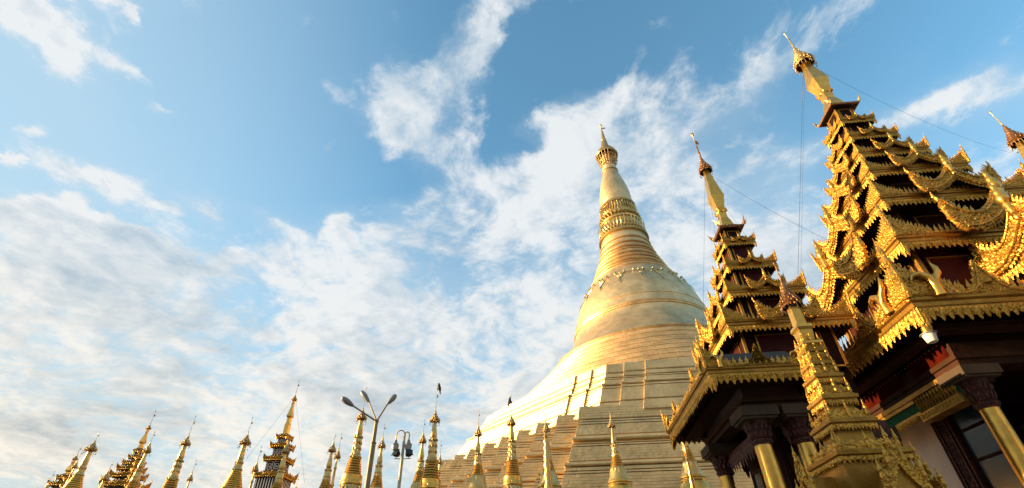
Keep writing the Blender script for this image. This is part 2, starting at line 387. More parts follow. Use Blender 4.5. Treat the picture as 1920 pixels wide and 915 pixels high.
# ------------------------------------------------------------------ ornament kits (unit size, shared by every tier)
def make_gable():                                # half width 1, standing on the eave, facing +w
    mb = MB(); half = [(0, .84), (.12, .66), (.25, .52), (.4, .40), (.55, .35), (.7, .38), (.85, .5), (.97, .70),
                       (1.0, .55), (1.0, .33), (.94, .12), (.86, 0), (.66, 0), (.48, .07), (.3, .17), (.14, .31), (0, .42)]
    out = half+[(-x, y) for x, y in half[-2:0:-1]]
    panel(mb, out, .06)
    relief(mb, out, 300, .09, .06)
    for s in (1, -1):
        along(mb, [(s*x, y) for x, y in half[:8]], FLAME, .075, .15)
        along(mb, [(s*x, y) for x, y in half[12:17]], HANG, .07, .07)
        tube(mb, [(s*x, y+.05, .05) for x, y in half[11:17]], .016, 5)
        tube(mb, [(s*x, y-.035, .05) for x, y in half[0:8]], .014, 5)
        tube(mb, [(s*.97, .68, 0), (s*1.02, .78, 0), (s*1.01, .90, 0)], [.035, .025, .005], 6)
    return mb.mesh('gable', [GOLD])
def make_gable_roof():
    mb = MB()
    V = [(-.8, .02, -.03), (0, .45, -.03), (.8, .02, -.03), (-.8, .02, -1.3), (0, .45, -1.3), (.8, .02, -1.3)]
    mb.add(V, [(0, 1, 4, 3), (1, 2, 5, 4), (3, 4, 5)])
    V = [(-.72, .0, -.5), (.72, .0, -.5), (0, .40, -.5)]
    mb.add(V, [(0, 1, 2)])
    return mb.mesh('gable_roof', [TIN])
def make_spike():
    mb = MB()
    pr = [(.0, 0), (.045, .01), (.06, .06), (.04, .1), (.062, .14), (.042, .18), (.066, .24), (.045, .28), (.075, .36), (.05, .40), (.085, .47),
          (.09, .56), (.06, .62), (.075, .66), (.05, .72), (.035, .80), (.045, .84), (.018, .9), (.004, 1.0)]
    lathe(mb, pr, 8); return mb.mesh('gable_spike', [GOLDS], 50)
def make_corner():                               # two flame panels meeting on the arris; unit = reach along each side
    mb = MB()
    out = [(-.04, -.02), (-.10, .5), (-.04, .95), (.02, .98), (.07, .72), (.15, .80), (.2, .58), (.29, .66), (.33, .46), (.44, .52), (.48, .34),
           (.6, .39), (.65, .24), (.8, .27), (.86, .14), (1.0, .12), (1.0, -.02)]
    f = [frame((-.0, 0, 0), (1, 0, 0), (0, 0, 1), (0, -1, 0)), frame((0, 0, 0), (0, 1, 0), (0, 0, 1), (-1, 0, 0))]
    for M in f:
        panel(mb, out, .06, M); relief(mb, out, 85, .105, .06, M)
        along(mb, [(.06, .66), (.4, .44), (.98, .14)], FLAME, .1, .2, M)
        tube(mb, [M@Vector((.02, .06, .04)), M@Vector((.98, .03, .04))], .025, 5)
    lathe(mb, [(.07, .0), (.09, .2), (.06, .34), (.085, .5), (.05, .66), (.075, .8), (.045, .95), (.06, 1.06), (.02, 1.2), (.004, 1.42)], 7,
          Matrix.Translation((-.03, -.03, 0))@Matrix.Rotation(R(7), 4, Vector((1, -1, 0)).normalized()))
    return mb.mesh('corner_ornament', [GOLD])
def make_horn():                                 # smooth forked naga bracket lying on a carved panel
    mb = MB()
    tube(mb, [(0, 0, .05), (0, .3, .09), (-.06, .5, .10), (-.25, .62, .10), (-.4, .58, .08), (-.46, .46, .06)], [.14, .10, .09, .075, .055, .02], 8)
    tube(mb, [(0, .3, .09), (.10, .5, .10), (.22, .62, .10), (.26, .8, .08), (.22, .95, .05)], [.10, .085, .07, .05, .012], 8)
    return mb.mesh('naga_horn', [GOLDS], 60)
def make_pediment():
    mb = MB()
    half = [(0, 1.0), (.07, .84), (.13, .80), (.14, .66), (.24, .64), (.25, .48), (.38, .46), (.4, .32), (.55, .28), (.62, .16), (.85, .12), (1.0, 0)]
    out = half+[(-x, y) for x, y in half[-1:0:-1]]
    panel(mb, out, .1); relief(mb, out, 130, .12, .1)
    for s in (1, -1): tube(mb, [(s*.95, .05, .07), (s*.6, .1, .07), (s*.35, .26, .07), (s*.2, .5, .07), (0, .85, .07)], .03, 5)
    lathe(mb, [(.02, -.02), (.14, .0), (.12, .08), (.05, .12), (.004, .13)], 10, frame((0, .3, .05), (1, 0, 0), (0, 0, -1), (0, 1, 0)))
    return mb.mesh('pediment', [GOLD])
G_ME, GR_ME, SP_ME, CO_ME, HO_ME, PE_ME = make_gable(), make_gable_roof(), make_spike(), make_corner(), make_horn(), make_pediment()
ROTZ = lambda a: Matrix.Rotation(a, 4, 'Z')
def SCL(s): return Matrix.Diagonal((s, s, s, 1)) if isinstance(s, (int, float)) else Matrix.Diagonal((*s, 1))

def roof_tier(root, z, wx, wy, s, top_z, top_wx, top_wy, cx=0, cy=0, pitch=.14, hang=.26, crest=.26, gables=True, gx=.5, gy=.5,
              corner=1.0, gh=1.0, proud=.05, pediments=None, horn=False, spike=True, fascia=GOLDB, soffit=True):
    mb = MB()
    rect_ring(mb, wx, wy, [(-.06*s, 0), (.0, 0), (.03*s, .03*s), (.0, .06*s), (.01*s, .13*s), (.06*s, .16*s), (.07*s, .2*s), (.03*s, .23*s), (-.06*s, .24*s)], True, 0, cx, cy)
    rect_ring(mb, wx-.05*s, wy-.05*s, [(0, z*0+.2*s), (top_wx-wx+.05*s, top_z-z)], False, 1, cx, cy)
    if soffit: rect_ring(mb, wx-.05*s, wy-.05*s, [(top_wx-wx-.25*s, .05*s), (0, .03*s)], False, 2, cx, cy)
    for V in mb.v: V[:, 2] += z
    roof = mb.build('tier_roof', [fascia, TIN, DRED], root)
    fr, cr = MB(), MB()
    for i in range(4):
        M, h = side_frame(i, wx, wy, z+.02*s, cx, cy, -.01*s)
        along(fr, [(-h, 0), (h, 0)], HANG, pitch, hang, M)
        if hang > .22: along(fr, [(-h, .0), (h, .0)], HANG, pitch*.62, hang*.55, M@Matrix.Translation((0, 0, .03)))
        for e in (-1, 1):                      # long drop leaf at each corner
            fr.add(HANG[0], HANG[1], M@T2(e*(h-pitch*.4), 0, pitch*1.2, 0, hang*1.7, .01, pitch))
        M, h = side_frame(i, wx, wy, z+.22*s, cx, cy, .02*s)
        along(cr, [(-h, 0), (h, 0)], FLAME if crest > .2 else BUD, pitch*.95, crest, M)
        tube(cr, [M@Vector((-h, crest*.1, .02)), M@Vector((h, crest*.1, .02))], .02*s+.004, 5)
    fr.build('fringe', GOLD, roof); cr.build('crest', GOLD, roof)
    cs = min(wx, wy)*.42*corner
    for sx, sy, a in ((-1, -1, 0), (1, -1, math.pi/2), (1, 1, math.pi), (-1, 1, -math.pi/2)):
        o = inst('corner_ornament', CO_ME, roof, Matrix.Translation((cx+sx*(wx+.03*s), cy+sy*(wy+.03*s), z+.2*s))@ROTZ(a)@SCL(cs))
        if horn:
            for k in (0, 1):
                B = frame((.5*cs, -.05*cs, 0), (1, 0, 0), (0, 0, 1), (0, -1, 0)) if k == 0 else frame((-.05*cs, .5*cs, 0), (0, -1, 0), (0, 0, 1), (-1, 0, 0))
                inst('naga_horn', HO_ME, roof, Matrix.Translation((cx+sx*wx, cy+sy*wy, z+.2*s))@ROTZ(a)@B@SCL(cs*.8))
    if gables:
        for i in range(4):
            M, h = side_frame(i, wx, wy, z+.06*s, cx, cy, proud)
            G = h*(gx if i % 2 == 0 else gy)
            inst('gable', G_ME, roof, M@SCL((G, G*gh, G)))
            inst('gable_roof', GR_ME, roof, M@SCL((G, G*gh, G)))
            if spike: inst('gable_spike', SP_ME, roof, M@Matrix.Translation((0, G*.46*gh, .06*G))@Matrix.Rotation(-math.pi/2, 4, 'X')@SCL((G*.95, G*.95, G*.82)))
    if pediments:
        off, pw, ph = pediments
        for i in range(4):
            M, h = side_frame(i, wx, wy, z+.2*s, cx, cy, .02*s)
            for e in (-1, 1): inst('pediment', PE_ME, roof, M@Matrix.Translation((e*(h-off), 0, 0))@SCL((pw, ph, pw)))
    return roof
def tier_wall(root, z0, z1, wx, wy, s, cx=0, cy=0, wall=DRED, panels=1, pan=RED, frm=GOLDB):
    mb = MB(); rect_ring(mb, wx, wy, [(0, z0), (0, z1)], False, 0, cx, cy)
    rect_ring(mb, wx, wy, [(0, z0+.02), (.05*s, z0+.02), (.05*s, z0+.1*s), (0, z0+.1*s)], True, 1, cx, cy)
    w = mb.build('tier_wall', [wall, frm], root)
    hh = z1-z0
    for i in range(4):
        M, h = side_frame(i, wx, wy, z0, cx, cy, .0)
        for k in range(panels):
            c = (k-(panels-1)/2)*2*h/panels; pw = h/panels*.72
            pm = MB(); a, b = .16*hh, .86*hh; t = .035*s+.01
            box(pm, c-pw, a, .0, c+pw, a+t, .05*s, 0, M); box(pm, c-pw, b-t, .0, c+pw, b, .05*s, 0, M)
            box(pm, c-pw, a+t, .0, c-pw+t, b-t, .05*s, 0, M); box(pm, c+pw-t, a+t, 0, c+pw, b-t, .05*s, 0, M)
            box(pm, c-pw+t, a+t, 0, c+pw-t, b-t, .02*s, 1, M)
            pm.build('wall_panel', [frm, pan], w)
        if i in (0, 2):
            for e in (-1, 1):
                cm = MB(); box(cm, e*h-.05*s, 0, -.05*s, e*h+.05*s, hh, .05*s, 0, M); cm.build('corner_post', [frm], w)
    return w
def umbrella(root, z0, z1, r, m=HTI, seg=14, name='umbrella', bells=18, tiers=5, bm=None):
    """hti: tiers of pierced rings closing to a point, hung with little leaf bells"""
    mb = MB(); H = z1-z0
    fs = [0, .1, .22, .36, .5, .64, .78, .9, 1.0]; rs = [.94, 1.0, .84, .62, .44, .30, .19, .11, .03]
    pr = []
    for f0, r0 in zip(fs, rs): pr += [(r*r0, f0*H), (r*r0*1.06, f0*H+.02*H), (r*r0*.93, f0*H+.05*H)]
    lathe(mb, pr, seg, Matrix.Translation((0, 0, z0)), cap=False)
    lathe(mb, [(r*.86, .02*H), (r*.5, .5*H)], seg, Matrix.Translation((0, 0, z0)), cap=False)
    for k, (f0, r0) in enumerate(zip(fs[:-2], rs)):
        rr = r*r0*1.04; n = max(6, int(bells*(.25+.75*r0)))
        for j in range(n):
            a = 2*math.pi*(j+.3*k+random.uniform(-.2, .2))/n; u = (-math.sin(a), math.cos(a), 0); w = (math.cos(a), math.sin(a), 0)
            M = frame((rr*w[0], rr*w[1], z0+f0*H+.02*H), u, (0, 0, 1), w); q = random.uniform(.7, 1.3)
            mb.add(BUD[0], BUD[1], M@Matrix.Rotation(-random.uniform(.1, .9), 4, 'X')@SCL((.2*r*q, .24*r*q, .2*r*q)))
            if k < 4: mb.add(BUD[0], BUD[1], M@Matrix.Rotation(random.uniform(-.3, .3), 4, 'X')@SCL((.15*r*q, -.22*r*q, .15*r*q)))
    o = mb.build(name, m, root, 40)
    hb = MB()
    for j in range(bells):
        a = 2*math.pi*(j+random.uniform(-.2, .2))/bells; L = r*random.uniform(.15, .75); rr = r*random.uniform(.86, 1.1)
        x, y = rr*math.cos(a), rr*math.sin(a)
        tube(hb, [(x, y, z0+.02*H), (x*1.02, y*1.02, z0-L)], .018*r, 3)
        lathe(hb, [(.0, 0), (.085*r, .05*r), (.05*r, .16*r), (.004, .2*r)], 5, Matrix.Translation((x*1.02, y*1.02, z0-L-.12*r)))
    hb.build('hanging_bells', bm or (IRON if m is HTI else m), o)
    return o
def vane(root, z0, z1, r, flag=True, m=HTI):
    mb = MB(); H = z1-z0
    lathe(mb, [(r, z0), (r*1.6, z0+.12*H), (r*.8, z0+.2*H), (r*1.2, z0+.35*H), (r*.6, z0+.42*H), (r*.5, z0+.86*H), (r*1.7, z0+.9*H), (r*1.9, z0+.95*H), (r*.2, z1)], 6)
    o = mb.build('vane_rod', m, root, 50)
    if flag:
        fb = MB(); panel(fb, [(0, -.05*H), (r*5, -.07*H), (r*7.5, .02*H), (r*5.5, .03*H), (r*6.5, .09*H), (0, .05*H)], r*.5, frame((0, 0, z0+.62*H), (math.cos(.6), math.sin(.6), 0), (0, 0, 1), (math.sin(.6), -math.cos(.6), 0)))
        fb.build('vane_flag', m, o)
    return o

# ------------------------------------------------------------------ ground
def ground():
    mb = MB(); n = 3000
    mb.add([(-n, -n, 0), (n, -n, 0), (n, n, 0), (-n, n, 0)], [(0, 1, 2, 3)])
    tag(mb.build('ground', TILE), kind='structure')
ground()

# ------------------------------------------------------------------ the great stupa
def great_stupa():
    D, AZ = 76.0, R(12.97)
    root = empty('great_stupa', (D*math.sin(AZ), D*math.cos(AZ), 0), 'colossal golden bell stupa rising from stepped terraces behind the row of small stupas', 'stupa')
    def oct_plan(a, z, st=.3):
        L = a*math.tan(math.pi/8); pts = []
        n1, n2 = L-1.9, L-4.1
        face = [(-L, 0), (-n1, 0), (-n1, st), (-n2, st), (-n2, 2*st), (n2, 2*st), (n2, st), (n1, st), (n1, 0)]
        for k in range(8):
            t = -math.pi/2+k*math.pi/4; w = (math.cos(t), math.sin(t)); u = (-w[1], w[0])
            for x, o in face: pts.append((w[0]*(a+o)+u[0]*x, w[1]*(a+o)+u[1]*x, z))
        return pts
    def sq_plan(a, z, n=8):
        b = .466*a; q = []
        st = (a-b)/n
        pts = []
        for k in range(4):
            t = k*math.pi/2; c, s = math.cos(t), math.sin(t)
            loc = [(-b, -a), (b, -a)]
            for j in range(1, n):              # staircase up to the next side
                loc += [(b+st*(j-1), -a+st*j), (b+st*j, -a+st*j)]
            loc += [(b+st*(n-1), -b)]
            pts += [(x*c-y*s, x*s+y*c, z) for x, y in loc]
        return pts
    def courses(prof, step, ledge):            # break a slope into low courses
        out = [prof[0]]
        for (a0, z0), (a1, z1) in zip(prof, prof[1:]):
            n = max(1, int(abs(z1-z0)/step))
            for k in range(1, n+1):
                f = k/n; a, z = a0+(a1-a0)*f, z0+(z1-z0)*f
                if n > 1: out += [(out[-1][0]+(a-out[-1][0])*.35, z-(z1-z0)/n*.06), (a, z)]
                else: out.append((a, z))
        return out
    # terraces: thin courses, fine grooves and half-round cornices on an even slope
    def terrace(line, grooves, cornices, step, lip=.022):
        zs_, as_ = [-z for a, z in line], [a for a, z in line]
        A = lambda z: float(np.interp(-z, zs_, as_))
        out = [(A(line[0][1])-.25, line[0][1])]; z = line[0][1]; end = line[-1][1]
        ev = sorted([(g, 'g') for g in grooves]+[(c, 'c') for c in cornices], reverse=True)
        while z > end+.02:
            if ev and z-step < ev[0][0]+(.05 if ev[0][1] == 'g' else .2):
                e, k = ev.pop(0)
                if k == 'g':
                    out += [(A(e)+.03, e+.06), (A(e)+.03, e+.04), (A(e)-.20, e+.035), (A(e)-.20, e-.035), (A(e)+.05, e-.04), (A(e)+.05, e-.06)]; z = e-.06
                else:
                    out += [(A(e)-.02, e+.19), (A(e)+.12, e+.17), (A(e)+.25, e+.08), (A(e)+.28, e), (A(e)+.25, e-.09), (A(e)+.10, e-.16), (A(e)-.06, e-.17), (A(e)-.06, e-.22)]; z = e-.22
            else:
                out += [(A(z)+lip, z-.004), (A(z)+lip, z-step*.78), (A(z)-lip, z-step*.80), (A(z)-lip, z-step+.002)]; z -= step
        out.append((A(end), end))
        q = [out[0]]
        for p in out[1:]:
            if p[1] < q[-1][1]-1e-4: q.append(p)
        return q
    lo = terrace([(30.55, 17.4), (30.8, 16.9), (31.35, 15.5), (32.5, 13.8), (34.4, 11.2), (36.7, 8.2), (38.6, 5.4), (41.0, .0)],
                 [15.95, 15.72, 15.45, 13.35, 13.1, 10.75, 10.5, 7.6, 7.3, 4.9], [13.85, 11.3, 8.2, 5.5], .27, .04)
    mb = MB(); sweep_poly(mb, [sq_plan(a, z) for a, z in lo[::-1]]); mb.build('lower_terrace', GOLDT, root)
    up = terrace([(25.5, 23.8), (25.8, 23.2), (26.4, 22.2), (27.1, 21.2), (28.1, 20.2), (28.7, 19.3), (29.5, 18.1), (30.4, 17.0)],
                 [22.4, 21.7, 21.45, 19.95, 18.05], [20.5], .24, .035)
    mb = MB(); sweep_poly(mb, [oct_plan(a, z) for a, z in up[::-1]]); mb.build('octagonal_terrace', GOLDT, root)
    # flare of many thin round bands, then the bell
    fl = []
    pr = [(15.3, 33.6), (16.1, 33.0), (16.9, 32.0), (17.8, 31.0), (18.75, 30.0), (19.75, 29.0), (20.8, 28.0), (22.4, 26.5), (24.0, 25.0), (25.2, 23.7)]
    zs = np.arange(33.6, 23.6, -.30); rr = np.interp(-zs, [-z for r, z in pr], [r for r, z in pr])
    for i, (r, z) in enumerate(zip(rr, zs)):
        bulge = .13 if i % 4 == 0 else .05
        fl += [(r, z), (r+bulge, z-.04), (r+bulge, z-.12), (r+.02, z-.16)]
    mb = MB(); lathe(mb, fl[::-1], 128); mb.build('banded_flare', GOLDP, root, 30)
    bell = [(15.0, 33.3), (15.45, 33.45), (15.65, 33.8), (15.45, 34.15), (14.95, 34.35), (14.45, 34.5), (14.1, 35.2), (13.4, 36.1), (12.7, 37.0), (12.2, 37.9), (11.8, 38.8), (11.55, 39.6),
            (11.5, 39.95), (11.62, 40.05), (11.66, 40.2), (11.56, 40.33), (11.46, 40.36), (11.58, 40.45), (11.62, 40.6), (11.5, 40.75), (11.32, 40.85), (11.15, 41.7), (11.1, 42.1), (11.16, 42.15), (11.15, 42.3), (11.02, 42.35),
            (10.85, 43.0), (10.6, 44.0), (10.3, 45.0), (9.9, 46.0), (9.4, 47.0), (8.8, 48.0), (8.25, 49.0), (7.7, 50.0), (7.45, 50.4)]
    mb = MB(); lathe(mb, bell, 128); mb.build('bell', GOLDP, root, 35)
    rings = []
    spec = [(50.5, 7.35, .26), (51.5, 6.95, .08), (52.25, 6.65, .2), (53.35, 6.25, .2), (54.4, 5.88, .19), (55.4, 5.55, .08), (56.2, 5.3, .19), (57.5, 4.95, .18), (58.9, 4.7, .16)]
    for z, r, b in spec:
        rings += [(r-.08, z-b*1.1), (r+b*.9, z-b*.7), (r+b*1.25, z), (r+b*.9, z+b*.6), (r-.18, z+b*1.1)]
    rings.append((4.45, 60.0)); rings.append((4.35, 60.9))
    mb = MB(); lathe(mb, rings, 96); mb.build('turban_rings', GOLDP, root, 35)
    lot = [(4.4, 60.7), (4.65, 60.8), (4.7, 61.2), (4.45, 61.35), (4.3, 61.5), (4.25, 62.4), (4.15, 62.5), (3.85, 64.6), (4.05, 64.75), (4.1, 65.1), (3.85, 65.3), (3.7, 65.6), (3.65, 66.6), (3.5, 66.8), (3.4, 69.2), (3.55, 69.3), (3.55, 69.9), (3.4, 70.1), (3.25, 70.3)]
    mb = MB(); lathe(mb, lot, 80)
    def petals(n, r, z, w, h, tilt, dr=0):
        for j in range(n):
            a = 2*math.pi*j/n; ww = (math.cos(a), math.sin(a), 0); u = (-ww[1], ww[0], 0)
            mb.add(BUD[0], BUD[1], frame((r*ww[0], r*ww[1], z), u, (0, 0, 1), ww)@Matrix.Rotation(tilt, 4, 'X')@SCL((w, h, w)))
    for n, r, z, b in ((40, 4.45, 62.05, .25), (30, 3.92, 66.1, .36)):
        for j in range(n):
            a = 2*math.pi*j/n; ball(mb, (r*math.cos(a), r*math.sin(a), z), b, 10)
    petals(40, 4.2, 62.5, .6, 2.0, .16); petals(44, 3.55, 69.2, .5, -2.2, -.08); petals(40, 3.5, 67.0, .45, 1.5, .03)
    for n, r, z, h in ((110, 4.68, 60.8, .42), (80, 3.55, 69.3, .5)):
        for j in range(n):
            a = 2*math.pi*j/n; M = Matrix.Translation((r*math.cos(a), r*math.sin(a), z))@ROTZ(a); box(mb, -.1, -.09, 0, .12, .09, h, 0, M)
    for j in range(22):
        a = 2*math.pi*j/22; ball(mb, (3.62*math.cos(a), 3.62*math.sin(a), 68.9), .18, 8)
    mb.build('lotus_band', GOLDL, root)
    bud = [(3.2, 70.2), (3.26, 71.0), (3.24, 72.2), (3.14, 73.6), (2.92, 75.0), (2.6, 76.6), (2.2, 78.2), (1.82, 79.6), (1.6, 80.6), (1.78, 80.75), (1.78, 80.95), (1.6, 81.1), (1.5, 82.0), (1.55, 82.1), (1.45, 82.3), (1.3, 83.5), (1.2, 86.0)]
    mb = MB(); lathe(mb, bud, 64); mb.build('banana_bud', GOLDP, root, 40)
    mb = MB()
    hp = [(2.35, 86.0), (2.45, 86.3), (2.2, 86.9), (1.75, 87.6), (1.3, 88.4), (.95, 89.3), (.75, 90.2), (.7, 91.0), (.5, 91.4)]
    lathe(mb, hp, 40, cap=False)
    for z, r in ((86.2, 2.45), (87.1, 2.1), (88.0, 1.6)):
        for j in range(36):
            a = 2*math.pi*j/36; ball(mb, (r*math.cos(a), r*math.sin(a), z), .12, 6)
    hti = mb.build('umbrella', GOLDL, root, 40)
    cage = MB()
    for z, r in ((85.2, 2.05), (84.2, 1.85), (83.2, 1.55), (82.4, 1.3)):
        tube(cage, [(r*math.cos(t), r*math.sin(t), z) for t in np.linspace(0, 2*math.pi, 33)], .09, 5)
        for j in range(26):
            a = 2*math.pi*(j+random.random()*.5)/26; rr = r+random.uniform(-.1, .25)
            lathe(cage, [(.0, 0), (.12, .1), (.1, .3), (.02, .42)], 5, Matrix.Translation((rr*math.cos(a), rr*math.sin(a), z-random.uniform(.2, .6))))
    for j in range(20):
        a = 2*math.pi*j/20; tube(cage, [(2.4*math.cos(a), 2.4*math.sin(a), 86.1), (1.95*math.cos(a), 1.95*math.sin(a), 84.2), (1.3*math.cos(a), 1.3*math.sin(a), 82.2)], .05, 4)
    cage.build('hanging_bells', HTIG, hti)
    mb = MB(); lathe(mb, [(.5, 91.3), (.62, 91.7), (.5, 92.2), (.42, 93.5), (.3, 94.2), (.36, 94.5), (.18, 95.0), (.12, 95.6), (.1, 96.6), (.26, 96.9), (.3, 97.2), (.04, 97.7)], 14)
    v = mb.build('vane_rod', HTIG, root, 50)
    fb = MB(); panel(fb, [(0, -.2), (.7, -.25), (1.0, 0), (.75, .12), (.9, .35), (0, .25)], .06, frame((0, 0, 96.0), (1, 0, 0), (0, 0, 1), (0, -1, 0))); fb.build('vane_flag', HTIG, v)
    # flower pendants in relief round the shoulder of the bell
    pen = MB()
    def onbell(z): return float(np.interp(z, [b[1] for b in bell], [b[0] for b in bell]))
    for k in range(34):
        t = random.random(); x = random.uniform(-1, 1)*(.85-.7*t); y = -.2-1.5*t
        pen.add(*(CURL if k % 2 else LEAF), T2(x, y, .62, random.uniform(-2.5, 2.5), .62, 0, .7))
    pen.add(*LEAF, T2(0, -2.7, .42, math.pi, 1.9, 0, .7)); pen.add(*LEAF, T2(-.12, -2.2, .36, math.pi-.15, 1.5, .04, .7)); 
    for x in (-.8, 0, .8): ball(pen, (x, -.08-.15*(x == 0), .12), .26, 8)
    pm = pen.mesh('flower_pendant', [SILV])
    for j in range(18):
        a = 2*math.pi*(j+.35)/18; w = Vector((math.cos(a), math.sin(a), 0)); u = Vector((-w.y, w.x, 0))
        z1, z2 = 48.1, 45.2; p1 = w*onbell(z1)+Vector((0, 0, z1)); p2 = w*onbell(z2)+Vector((0, 0, z2)); v_ = (p1-p2).normalized(); n = u.cross(v_)
        inst('flower_pendant', pm, root, frame(p1+n*.12, u, v_, n))
    for o in root.children:
        if 'terrace' not in o.name: o.location.x += -.35
    return root
great_stupa()

# ------------------------------------------------------------------ tiered pavilions
def spire(root, zb, zcol, zdia, zum0, zum1, ztip, wb, wd, r_um, m=GOLDS, um=HTI, cx=0, cy=0):
    mb = MB()
    lathe(mb, [(wb*1.25, zb-.02), (wb*1.3, zb+.05), (wb*.95, zb+.12), (wb*.8, zb+(zcol-zb)*.35), (wb*.55, zb+(zcol-zb)*.6), (wb*.6, zcol-.1*(zcol-zb)), (wb*.75, zcol),
               (wd*.55, zcol+.05), (wd*.62, zcol+.12), (wd, zdia), (wd*.92, zdia+.06*(zum0-zdia)), (wd*.38, zum0-.1), (wd*.34, zum0+.12)], square=True)
    s = mb.build('spire', m, root)
    fl = MB()                                   # upturned lotus ears at the collar
    for i in range(4):
        M, h = side_frame(i, wb*.62, wb*.62, zcol-.16)
        for e in (-1, 1): fl.add(BUD[0], BUD[1], M@T2(e*wb*.55, 0, wb*.8, -e*.35, wb*.8, 0, wb*.6))
        fl.add(BUD[0], BUD[1], M@T2(0, 0, wb*.9, 0, wb*.7, 0, wb*.6))
        M, h = side_frame(i, wb*1.1, wb*1.1, zb+.05)
        along(fl, [(-h, 0), (h, 0)], FLAME, wb*.5, wb*.45, M)
    fl.build('lotus_collar', m, s)
    u = umbrella(root, zum0, zum1, r_um, um)
    lathe_b = MB(); lathe(lathe_b, [(r_um*.5, zum0-.05), (r_um*.5, zum0+.02), (r_um*.28, zum0+.05)], 10); lathe_b.build('spire_collar', m, s, 40)
    vane(root, zum1-.04, ztip, .035, True, um)

def cap_roof(root, z, w):
    mb = MB(); rect_ring(mb, w, w, [(-.06, -.05), (0, -.05), (.03, .02), (-.04, .05)], True, 0)
    rect_ring(mb, w, w, [(-.04, .04), (-w*.55, .28)], False, 1)
    rect_ring(mb, w, w, [(-.03, -.04), (-w*.9, -.02)], False, 1)
    o = mb.build('cap_roof', [HTI, TIN], root)
    for i in range(4):
        M, h = side_frame(i, w, w, z*0+.03)
        for e in (-1, 1):
            f = MB(); f.add(BUD[0], BUD[1], M@T2(e*h*.98, 0, .2, -e*.6, .3, 0, .2)); f.build('eave_tip', HTIG, o)
    o.location.z = z
    return o

def column(root, x, y, z1, r, capz, me=None):
    mb = MB(); lathe(mb, [(r*1.5, 0), (r*1.5, .25), (r*1.25, .35), (r*1.12, .5), (r*1.1, .8), (r, z1)], 28, Matrix.Translation((x, y, 0)))
    c = mb.build('column', GOLDS, root, 40)
    k = MB(); H = capz-z1; M0 = Matrix.Translation((x, y, z1))
    lathe(k, [(r*1.06, -.02), (r*1.14, .02), (r*1.06, .06*H+.02), (r*1.08, .2*H), (r*1.2, .24*H), (r*1.1, .28*H), (r*1.18, .6*H), (r*1.42, .88*H), (r*1.55, H)], 28, M0)
    for row, (zz, h, n, rr) in enumerate(((.26*H, .36*H, 14, 1.17), (.55*H, .36*H, 14, 1.3), (.04*H, .16*H, 18, 1.12))):
        for j in range(n):
            a = 2*math.pi*(j+.5*row)/n; w = (math.cos(a), math.sin(a), 0); u = (-w[1], w[0], 0)
            k.add(BUD[0], BUD[1], M0@frame((r*rr*w[0], r*rr*w[1], zz), u, (0, 0, 1), w)@Matrix.Rotation(.2, 4, 'X')@SCL((r*.55, h, r*.5)))
    for a in (math.pi/4, 3*math.pi/4, 5*math.pi/4, 7*math.pi/4):     # corner volutes
        cx, cy = r*1.65*math.cos(a), r*1.65*math.sin(a)
        pts = [(cx+math.cos(a)*.28*r*(1-.1*t)*math.cos(t*1.2), cy+math.sin(a)*.28*r*(1-.1*t)*math.cos(t*1.2), H*.86+.3*r*(1-.1*t)*math.sin(t*1.2)) for t in range(9)]
        tube(k, pts, .075*r+.006, 5, 0, M0)
    k.build('capital', CARV, c)
    a = MB(); box(a, x-r*2.0, y-r*2.0, capz, x+r*2.0, y+r*2.0, capz+.06); box(a, x-r*2.25, y-r*2.25, capz+.06, x+r*2.25, y+r*2.25, capz+.30)
    a.build('abacus', STONE, c)
    return c

